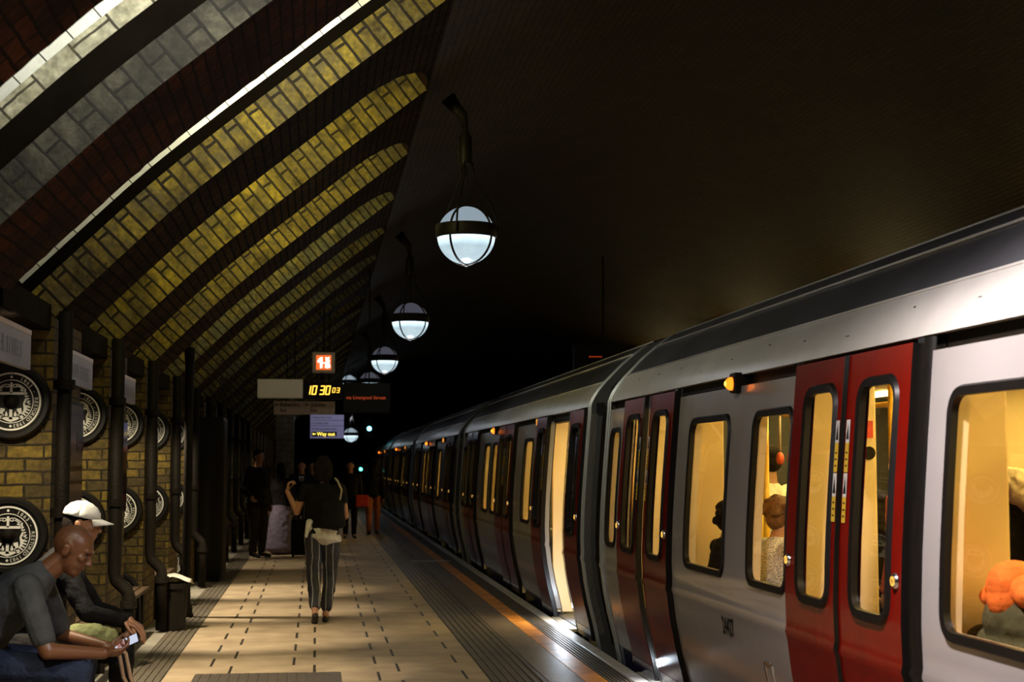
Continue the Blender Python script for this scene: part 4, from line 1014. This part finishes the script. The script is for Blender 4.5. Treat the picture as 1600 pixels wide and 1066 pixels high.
    if hair:
        m_ = MB(); P = lambda x, y, z: hd + F_ @ Vector((x, y, z)) * headk
        E3 = lambda p, r: ell(m_, P(*p), [v * headk for v in r], F_, 18)
        if hair in ('short', 'long', 'bun', 'curly', 'bob', 'full'):
            E3((0, -.024, .048), (.083, .098, .084)); E3((0, -.055, .0), (.076, .065, .075))
        if hair == 'long':
            cap(m_, P(0, -.07, .0), P(0, -.085, -.22), .08*headk, .055*headk)
            for s in (-1, 1): cap(m_, P(s*.06, -.03, 0), P(s*.065, -.04, -.17), .035, .03)
        if hair == 'bob': cap(m_, P(-.03, -.05, -.0), P(-.03, -.05, -.09), .075*headk, .06*headk); cap(m_, P(.03, -.05, -.0), P(.03, -.05, -.09), .075*headk, .06*headk)
        if hair == 'bun': E3((0, -.11, .06), (.04, .04, .04))
        if hair == 'curly':
            rr = random.Random(5)
            for q in range(46):
                a = rr.uniform(0, 2*pi); z_ = rr.uniform(-.5, 1); rr_ = sqrt(1 - min(1, z_*z_)); p = Vector((.088*rr_*cos(a), .098*rr_*sin(a) - .035, .088*z_ + .03))
                if p.y < .055: E3(tuple(p), (.022, .022, .022))
        if hair == 'full':
            rr = random.Random(9)
            for q in range(34):
                a = rr.uniform(0, 2*pi); z_ = rr.uniform(-.3, 1); rr_ = sqrt(1 - min(1, z_*z_)); p = Vector((.085*rr_*cos(a), .10*rr_*sin(a) - .025, .083*z_ + .045))
                if p.y < .07: E3(tuple(p), (.028, .028, .018))
        blob(m_, 'hair', hm, t, min(vox, .008), 2, .006 if hair in ('long', 'full', 'bob') else 0, .03)
    return t, F_, V
def stand(x, y, H, fw_=(0, 1, 0), stride=0.0, arms=None, lean=0.0, lift=None, off=0.0):
    f = Vector(fw_).normalized(); r = f.cross(Vector((0, 0, 1))).normalized(); B = Vector((x, y, 0))
    P = lambda a, b, c: B + r * a * H + f * b * H + Vector((0, 0, c * H))
    J = dict(pelvis=P(0, 0, .545), chest=P(0, lean*.4, .715), neck=P(0, lean*.6, .825), head=P(0, lean*.7 + .012, .93), face=f)
    J['neck'] = P(0, lean*.6, .835)
    for s, k in (('R', 1), ('L', -1)):
        st = stride * k
        J['sh'+s] = P(.108*k, lean*.55, .805); J['el'+s] = P(.135*k, lean*.5 - .03 - st*.25, .635); J['wr'+s] = P(.14*k, lean*.5 + .02 - st*.45, .49)
        J['hip'+s] = P(.052*k, 0, .52); J['kn'+s] = P(.055*k, .02 + st*.5, .285); J['an'+s] = P(.055*k, st*1.0, .045); J['toe'+s] = P(.065*k, st*1.0 + .085, .018)
    if arms: J.update({k: P(*v) for k, v in arms.items()})
    return J

mk = lambda n, c, **k: mat(n, c, k.pop('rough', .8), 0, k.pop('var', .2), k.pop('scale', 14), bump=k.pop('bump', .25), spec=k.pop('spec', .12), **k)
T_grey = mk('grey_tshirt_cotton', (0.045, 0.049, 0.055)); T_dark = mk('black_jacket_cloth', (0.006, 0.0055, 0.006)); T_jean = mk('blue_denim', (0.018, 0.026, 0.055), bump=.4)
T_black = mk('black_trousers', (0.006, 0.005, 0.005)); T_shoe = mk('black_shoe', (0.02, 0.018, 0.016), rough=.4)
# bald seated man with phone
ym = 8.42
J = dict(pelvis=(-1.80, ym, .60), chest=(-1.60, ym, .87), neck=(-1.385, ym, 1.045), head=(-1.262, ym, 1.150), face=(.86, -.10, -.50), faceup=(.4, 0, .9),
         shR=(-1.455, ym - .195, .975), elR=(-1.33, ym - .29, .665), wrR=(-1.075, ym - .13, .630), shL=(-1.455, ym + .195, .975), elL=(-1.34, ym + .26, .68), wrL=(-1.09, ym + .06, .645),
         hipR=(-1.74, ym - .10, .575), hipL=(-1.74, ym + .10, .575), knR=(-1.20, ym - .17, .545), knL=(-1.22, ym + .19, .545), anR=(-1.22, ym - .18, .10), anL=(-1.26, ym + .2, .10), toeR=(-1.06, ym - .20, .035), toeL=(-1.10, ym + .22, .035))
hm = mat('shaved_stubble', (.05, .03, .02), .6)
person('bald man in a grey T-shirt and jeans bent over a phone on the alcove bench', (-1.75, ym, 0), J, dict(top=T_grey, bottom=T_jean, shoes=T_shoe), vox=.006, hair=None, skin=M_skin2, sleeve=.5, bulk=1.10, wr=.012, headk=1.12,
       hands={'R': ((.95, .20, .05), (0, .45, .85), (.2, .2, 1), .55), 'L': ((.95, -.22, .02), (0, -.3, .9), (.2, -.2, 1), .6)}, trouser_w=.95)
t = thing('phone', 'smartphone with a lit pale screen held by the bald man', 'phone', (-.985, ym - .03, .665))
Rp = Matrix.Translation(Vector((-.975, ym - .04, .672))) @ Matrix.Rotation(radians(-24), 4, 'Y') @ Matrix.Rotation(radians(38), 4, 'X')
MB().box((-.072, -.035, -.004), (.072, .035, .004), Rp).build('case', M_black, t, bevel=.002)
MB().box((-.066, -.031, .004), (.066, .031, .005), Rp).build('screen', emis('phone_screen', (.62, .66, .8), 1.0), t)
MB().box((-.045, -.020, .005), (.0, .016, .0055), Rp).build('picture_block', emis('phone_picture', (.5, .22, .2), .8), t)
# seated man in white cap
yn = 9.28
J = dict(pelvis=(-1.80, yn, .60), chest=(-1.56, yn, .86), neck=(-1.42, yn, 1.10), head=(-1.335, yn, 1.252), face=(.96, -.05, -.2),
         shR=(-1.40, yn - .19, 1.00), elR=(-1.27, yn - .25, .77), wrR=(-1.085, yn - .14, .715), shL=(-1.44, yn + .19, .99), elL=(-1.28, yn + .25, .74), wrL=(-1.07, yn + .05, .70),
         hipR=(-1.74, yn - .1, .575), hipL=(-1.74, yn + .1, .575), knR=(-1.09, yn - .15, .545), knL=(-1.12, yn + .16, .54), anR=(-1.08, yn - .15, .1), anL=(-1.12, yn + .18, .1), toeR=(-.93, yn - .16, .035), toeL=(-.98, yn + .2, .035))
pc, Fc, Vc = person('man in a white cap and dark jacket with hand over his knee', (-1.72, yn, 0), J, dict(top=T_dark, bottom=T_black, shoes=T_shoe), vox=.006, hair='short', sleeve=1.0, bulk=1.02, wr=.02,
       hands={'R': ((.85, -.05, -.42), (.2, -.05, -1), (.2, -1, .2), .30), 'L': ((.8, -.1, -.5), (0, 0, -1), (0, -1, .2), .4)})
cp_ = MB(); hd = Vc['head']
H_ = lambda x, y, z: hd + Fc @ Vector((x, y, z))
for i in range(1): pass
capm = mat('white_cap_cotton', (.80, .79, .74), .8, 0, .05, 20, bump=.2)
t = thing('cap', 'white baseball cap worn by the seated man in the dark jacket', 'cap', tuple(hd + Vector((0, 0, .06))))
c = MB(); n_ = 20
c.grid(list(range(n_ + 1)), [0, .25, .5, .75, .92, 1.0], lambda k, u: H_((.092) * sin(pi/2 * (1 - u) + .0) * cos(2*pi*k/n_), -.018 + .108 * sin(pi/2 * (1 - u)) * sin(2*pi*k/n_), .045 + .088 * sin(pi/2 * u)))
c.build('crown', capm, t, smooth=True, solid=.004)
c = MB(); c.grid([i/8 for i in range(-8, 9)], [0, .35, .7, 1.0], lambda u, v: H_(.080 * sin(u * pi/2) * (1 - .12 * v), .058 + .030 * cos(u*pi/2) + .085 * v * cos(u * pi/2 * .9), .047 - .030 * u * u * v - .012 * v))
c.build('brim', capm, t, smooth=True, solid=.004)
ell(cb := MB(), H_(0, -.018, .133), (.008, .008, .005)); cb.build('top_button', capm, t, smooth=True)
# olive bag with straps between the men
t = thing('shoulder_bag', 'olive fabric bag with hanging straps lying on the second man lap', 'bag', (-1.26, yn - .33, .6))
c = MB(); ell(c, (-1.26, yn - .34, .655), (.14, .06, .065)); ell(c, (-1.17, yn - .32, .64), (.09, .055, .06)); ell(c, (-1.36, yn - .34, .64), (.08, .05, .055))
blob(c, 'pouch', mk('olive_canvas', (.15, .16, .07)), t, .007, 3, .035, .06)
for (a, b) in ((0, .10), (.035, .13)):
    pts = [(-1.12 + a, yn - .33, .60), (-1.075 + a, yn - .33, .55), (-1.05 + a*1.1, yn - .33, .42), (-1.03 + b * .6, yn - .33, .28), (-1.06 + a, yn - .33, .22)]
    MB().tube(pts, .011, 8).build('strap', mk('tan_strap', (.30, .20, .13)), t, smooth=True)

# woman walking away
xw, yw = .07, 16.1
J = stand(xw, yw, 1.68, (0, 1, 0), 0, arms={'elL': (-.155, .02, .665), 'wrL': (-.215, .03, .79), 'elR': (.14, .02, .64), 'wrR': (.10, .10, .60)})
J.update(hipL=(xw - .085, yw, .88), hipR=(xw + .085, yw, .88), knL=(xw - .085, yw + .04, .48), anL=(xw - .065, yw - .24, .115), toeL=(xw - .07, yw - .16, .03),
         knR=(xw + .085, yw + .12, .48), anR=(xw + .04, yw + .02, .075), toeR=(xw + .05, yw + .17, .03))
T_str = mat('black_striped_trousers', (.014, .013, .02), .7, 0, .2)
def stripe_mat():
    m, nt, out = nodes_of('white_striped_black_cloth'); N = nt.nodes; L = nt.links
    p = N.new('ShaderNodeBsdfPrincipled'); L.new(p.outputs[0], out.inputs[0]); tc = N.new('ShaderNodeTexCoord'); sp = N.new('ShaderNodeSeparateXYZ'); L.new(tc.outputs['Object'], sp.inputs[0])
    nz = N.new('ShaderNodeTexNoise'); nz.inputs['Scale'].default_value = 4; L.new(tc.outputs['Object'], nz.inputs['Vector'])
    a = N.new('ShaderNodeMath'); a.operation = 'MULTIPLY_ADD'; a.inputs[1].default_value = .06; L.new(nz.outputs['Fac'], a.inputs[0]); L.new(sp.outputs[0], a.inputs[2])
    b = N.new('ShaderNodeMath'); b.operation = 'PINGPONG'; b.inputs[1].default_value = .036; L.new(a.outputs[0], b.inputs[0])
    c = N.new('ShaderNodeMath'); c.operation = 'LESS_THAN'; c.inputs[1].default_value = .0042; L.new(b.outputs[0], c.inputs[0])
    mx = N.new('ShaderNodeMixRGB'); L.new(c.outputs[0], mx.inputs[0]); mx.inputs[1].default_value = (.012, .011, .018, 1); mx.inputs[2].default_value = (.24, .23, .26, 1)
    L.new(mx.outputs[0], p.inputs['Base Color']); p.inputs['Roughness'].default_value = .7; return m
pw, Fw, Vw = person('woman walking away in a black top and striped trousers, arm raised', (xw, yw, 0), J, dict(top=mk('black_knit', (.005, .004, .004)), bottom=stripe_mat(), shoes=T_shoe), vox=.008, hair='bob', sleeve=.25, bulk=.92, trouser_w=1.12, hip_w=1.12, hem=.80, wr=.025, shoes=False, eyes=False,
       hands={'L': ((.15, .2, 1), (1, 0, 0), (0, 1, 0), .8), 'R': ((-.3, 1, .1), (-1, 0, 0), (0, 0, 1), .6)})
for s in 'LR':
    a = Vw['an'+s]; b = Vw['toe'+s]; d = (b - a); d.z = 0; d.normalize(); h = a - d * .035 - Vector((0, 0, .05 if s == 'R' else .03))
    c = MB(); cap(c, h, b + Vector((0, 0, -.005)), .034, .036); blob(c, 'shoe', T_shoe, pw, .006, 2)
c = MB(); P0 = Vw['pelvis']
loft(c, [(P0 + Vector((.02, 0, -.07)), .178, .13), (P0 + Vector((.01, 0, .03)), .165, .122)], (1, 0, -.15)); cap(c, P0 + Vector((-.13, -.08, .10)), P0 + Vector((-.165, -.10, -.04)), .035, .02)
blob(c, 'shirt_tail', mk('white_shirt_cotton', (.55, .52, .47)), pw, .008, 3, .02)
t = thing('shoulder_bag', 'black bag hanging on the back of the walking woman with pale strap', 'bag', (xw + .13, yw - .18, 1.1))
c = MB(); loft(c, [((xw + .10, yw - .19, .98), .13, .06), ((xw + .10, yw - .19, 1.22), .125, .05)], (1, 0, 0)); blob(c, 'pouch', T_dark, t, .009, 3, .02)
MB().tube([(xw + .17, yw - .17, 1.22), (xw + .19, yw - .15, 1.34), (xw + .15, yw - .10, 1.43), (xw + .12, yw - .02, 1.46)], .011, 6).build('strap', mk('pale_strap', (.35, .27, .2)), t, smooth=True)

# people farther down the platform
def quick(label, x, y, H, fw_, top, bottom, hair='short', stride=0., sleeve=1., coat=0., bulk=1., arms=None, vox=.014, **k):
    J = stand(x, y, H, fw_, stride, arms); return person(label, (x, y, 0), J, dict(top=top, bottom=bottom, shoes=T_shoe), vox=vox, hair=hair, sleeve=sleeve, coat=coat, bulk=bulk, wr=.02, **k)
C1 = mk('dark_brown_coat', (.009, .006, .005)); C2 = mk('rust_trousers', (.30, .095, .04)); C3 = mk('lilac_grey_skirt', (.17, .14, .20)); C4 = mk('dark_navy_uniform', (.006, .006, .010)); C5 = mk('brown_trousers', (.02, .014, .010))
quick('tall person in a dark coat standing by the left wall in a cap', -1.00, 27.4, 1.86, (.7, -.7, 0), C1, C5, coat=.5, bulk=1.25, arms={'elR': (.16, -.02, .64), 'wrR': (.20, .12, .56)})
quick('woman in a lilac grey long skirt beside the dark suitcase', -.62, 28.25, 1.62, (.3, 1, 0), C1, C3, hair='long', skirt=.78, coat=.1)
t = thing('suitcase', 'black upright suitcase with pull handle beside the long skirted woman', 'suitcase', (-.30, 27.3, 0))
MB().box((-.42, 27.15, .04), (-.12, 27.45, .66)).build('shell', T_black, t, bevel=.03)
MB().tube([(-.34, 27.3, .66), (-.34, 27.3, 1.02), (-.20, 27.3, 1.02), (-.20, 27.3, .66)], .012, 6).build('pull_handle', M_chrome, t)
for xx in (-.38, -.16): MB().lathe([(0, -.02), (.04, -.02), (.04, .02), (0, .02)], (xx, 27.3, .04), axis='x', n=12).build('wheel', M_rubber, t)
p_, F2, V2 = quick('man in a dark uniform with white shirt collar facing the camera', -.28, 30.4, 1.68, (0, -1, 0), C4, C4, sleeve=1., bulk=1.02)
m = MB(); v = V2['neck']; m.add([v + Vector((-.055, -.125, -.03)), v + Vector((.055, -.125, -.03)), v + Vector((0, -.150, -.20))], [(0, 1, 2)]); m.build('shirt_front', mk('uniform_shirt', (.5, .48, .5)), p_, solid=.004)
m = MB(); m.add([v + Vector((-.012, -.135, -.05)), v + Vector((.012, -.135, -.05)), v + Vector((.02, -.152, -.17)), v + Vector((0, -.158, -.21)), v + Vector((-.02, -.152, -.17))], [(0, 1, 2, 3, 4)]); m.build('tie', T_black, p_, solid=.006)
quick('person in dark clothes behind the uniformed man, face toward camera', -.08, 31.5, 1.66, (.1, -1, 0), C4, T_black, hair='long')
quick('person with a dark coat and red bag in front of the platform end', .74, 34.2, 1.68, (0, -1, 0), T_dark, T_black, hair='short', coat=.3)
t = thing('tote_bag', 'small red tote bag carried by the dark coated person', 'bag', (.97, 34.05, .75))
MB().box((.86, 33.98, .68), (1.14, 34.08, .94)).build('pouch', mk('red_fabric', (.45, .04, .02)), t, bevel=.02); MB().tube([(.92, 34.03, .93), (.94, 34.03, 1.05), (1.05, 34.03, 1.05), (1.08, 34.03, .93)], .009, 6).build('strap', T_black, t)
quick('person walking away in rust coloured trousers near the yellow line', 1.30, 35.8, 1.70, (0, 1, 0), T_dark, C2, hair='long', stride=.10, coat=.12, bulk=1.06)

# passengers in the nearest carriage
def seated(label, x, y, z_head, fx, top, hair, hairm=None, bulk=1.0, vox=.009, arms=None, skin=None, **k):
    """seated figure facing direction fx (+x or -x), head centre height z_head"""
    f = Vector(fx).normalized(); r = f.cross(Vector((0, 0, 1))).normalized(); s0 = z_head - 1.185
    P = lambda a, b, c: Vector((x, y, 0)) + r*a + f*b + Vector((0, 0, c + s0))
    J = dict(pelvis=P(0, -.02, .56), chest=P(0, -.03, .84), neck=P(0, -.02, 1.06), head=P(0, .02, 1.185), face=f)
    for s, q in (('R', 1), ('L', -1)):
        J.update({'sh'+s: P(.185*q, -.02, 1.0), 'el'+s: P(.22*q, .08, .76), 'wr'+s: P(.12*q, .30, .72), 'hip'+s: P(.09*q, .0, .53), 'kn'+s: P(.10*q, .44, .54), 'an'+s: P(.10*q, .44, .12), 'toe'+s: P(.10*q, .58, .05)})
    if arms: J.update({k_: P(*v) for k_, v in arms.items()})
    return person(label, (x, y, 0), J, dict(top=top, bottom=T_black, shoes=T_shoe), vox=vox, hair=hair, hairmat=hairm, bulk=bulk, skin=skin, **k)
brown = mat('brown_hair', (.13, .055, .02), .5, 0, .3, 60, bump=.7, bscale=90)
def dots():
    m, nt, out = nodes_of('white_dotted_cloth'); N = nt.nodes; L = nt.links
    p = N.new('ShaderNodeBsdfPrincipled'); L.new(p.outputs[0], out.inputs[0]); tc = N.new('ShaderNodeTexCoord'); vo = N.new('ShaderNodeTexVoronoi'); vo.inputs['Scale'].default_value = 150; L.new(tc.outputs['Object'], vo.inputs['Vector'])
    r = N.new('ShaderNodeValToRGB'); r.color_ramp.elements[0].position = .35; r.color_ramp.elements[1].position = .5; r.color_ramp.elements[0].color = (.04, .03, .03, 1); r.color_ramp.elements[1].color = (.72, .70, .72, 1)
    L.new(vo.outputs['Distance'], r.inputs[0]); L.new(r.outputs[0], p.inputs['Base Color']); p.inputs['Roughness'].default_value = .8; return m
seated('curly haired passenger in black seen through the narrow window', 2.70, 9.98, 1.235, (1, .1, 0), T_dark, 'curly', bulk=.95, eyes=False)
seated('brown haired passenger in a white dotted top seen from behind', 2.74, 8.98, 1.285, (1, .12, 0), dots(), 'full', brown, bulk=1.0, eyes=False)
J = stand(3.33, 11.2, 1.74, (-.3, 1, 0)); person('standing passenger in a white shirt behind the yellow pole', (3.33, 11.2, 0), J, dict(top=mk('white_shirt', (.7, .66, .6)), bottom=T_black, shoes=T_shoe), vox=.012, hair='short', eyes=False, wr=.03)
J = stand(3.95, 10.2, 1.70, (0, -1, 0)); person('standing passenger in a dark top farther inside the nearest carriage', (3.95, 10.2, 0), J, dict(top=C1, bottom=T_black, shoes=T_shoe), vox=.012, hair='short')
J = stand(3.62, 9.0, 1.72, (-.2, 1, 0)); person('standing passenger in a red striped top seen through the door glass', (3.62, 9.0, 0), J, dict(top=mk('red_striped_knit', (.30, .06, .05)), bottom=T_black, shoes=T_shoe), vox=.012, hair='long', eyes=False)
p_, F3, V3 = seated('brown haired passenger with sunglasses on her head beside the doors', 2.92, 7.45, 1.20, (-1, .25, -.35), T_dark, 'long', brown, bulk=.95)
t = thing('sunglasses', 'dark sunglasses pushed up on the brown haired passenger', 'sunglasses', tuple(V3['head'] + Vector((0, 0, .1))))
for s in (-1, 1): ell(c := MB(), V3['head'] + F3 @ Vector((s*.032, .055, .10)), (.026, .008, .020), F3); c.build('lens', M_black, t, smooth=True)
MB().tube([V3['head'] + F3 @ Vector((-.075, -.03, .06)), V3['head'] + F3 @ Vector((-.06, .05, .10)), V3['head'] + F3 @ Vector((.06, .05, .10)), V3['head'] + F3 @ Vector((.075, -.03, .06))], .004, 6).build('frame', M_chrome, t)
J = stand(3.30, 6.75, 1.74, (0, 1, 0), arms={'elL': (-.12, .10, .80), 'wrL': (-.08, .16, .93)}); person('standing passenger in a dark jacket at the right window edge', (3.30, 6.75, 0), J, dict(top=T_dark, bottom=T_black, shoes=T_shoe), vox=.010, hair='short', eyes=False, bulk=1.08)
t = thing('hooded_jacket', 'cream jacket slung over the shoulder of the dark jacketed passenger', 'jacket', (3.2, 6.6, 1.4))
c = MB(); cap(c, (3.10, 6.66, 1.52), (3.26, 6.50, 1.36), .075, .07); cap(c, (3.26, 6.50, 1.36), (3.40, 6.50, 1.30), .07, .06); blob(c, 'cloth', mk('cream_cloth', (.62, .50, .36)), t, .009, 3, .04, .06)
po, Fo, Vo = seated('seated passenger in dark olive with an orange hood at the right window', 2.65, 5.69, 1.09, (1, .2, 0), mk('dark_olive_jacket', (.05, .045, .02)), 'short', mk('orange_hood', (.62, .13, .02)), bulk=1.15, eyes=False, headk=1.12)
c = MB(); h = Vo['head']
ell(c, h + Vector((0, .02, .04)), (.115, .15, .075)); ell(c, h + Vector((-.02, .13, .0)), (.08, .07, .05)); ell(c, h + Vector((0, -.16, .03)), (.10, .16, .07)); cap(c, h + Vector((-.03, .15, -.02)), h + Vector((-.03, .19, -.07)), .04, .03)
d_ = MB(); ell(d_, h + Vector((0, .0, -.10)), (.125, .23, .13)); ell(d_, h + Vector((0, .0, -.22)), (.14, .26, .14)); blob(d_, 'raised_collar', mk('dark_olive_jacket', (.05, .045, .02)), po, .010, 4, .02)
blob(c, 'hood', mk('orange_hood_cloth', (.62, .13, .02)), po, .009, 4, .03, .06)
for yy in (9.0, 9.25, 9.5, 9.75, 10.0, 10.25):
    g = MB().tube([(3.12, yy, 1.93), (3.12, yy, 1.66)], .010, 6).build('hanging_strap', mk('grey_strap', (.3, .25, .2)), car0, smooth=True)
    b = MB(); ell(b, (3.12, yy, 1.64), (.028, .028, .045)); b.build('red_grip', mat('red_grip', (.55, .08, .03), .4), g, smooth=True)
MB().tube([(2.888, 9.8, .02), (2.888, 9.8, 2.17)], .020, 10).build('grab_pole', M_yellow, car0, smooth=True)

t = thing('opposite_display', 'dark display with a few dim red dots above the far side of the train', 'display', (5.5, 30, 3.6))
MB().box((5.0, 30, 3.45), (6.2, 30.2, 3.95)).build('housing', M_black, t)
m = MB()
for i in range(6): m.box((5.30 + i*.045, 29.985, 3.70), (5.32 + i*.045, 29.995, 3.72))
m.build('red_dots', emis('dim_red_dots', (.5, .05, .01), 1.2), t)['kind'] = 'stuff'
MB().tube([(5.6, 30.1, 3.95), (5.6, 30.1, 5.75)], .02, 8).build('hanging_rod', M_iron, t)
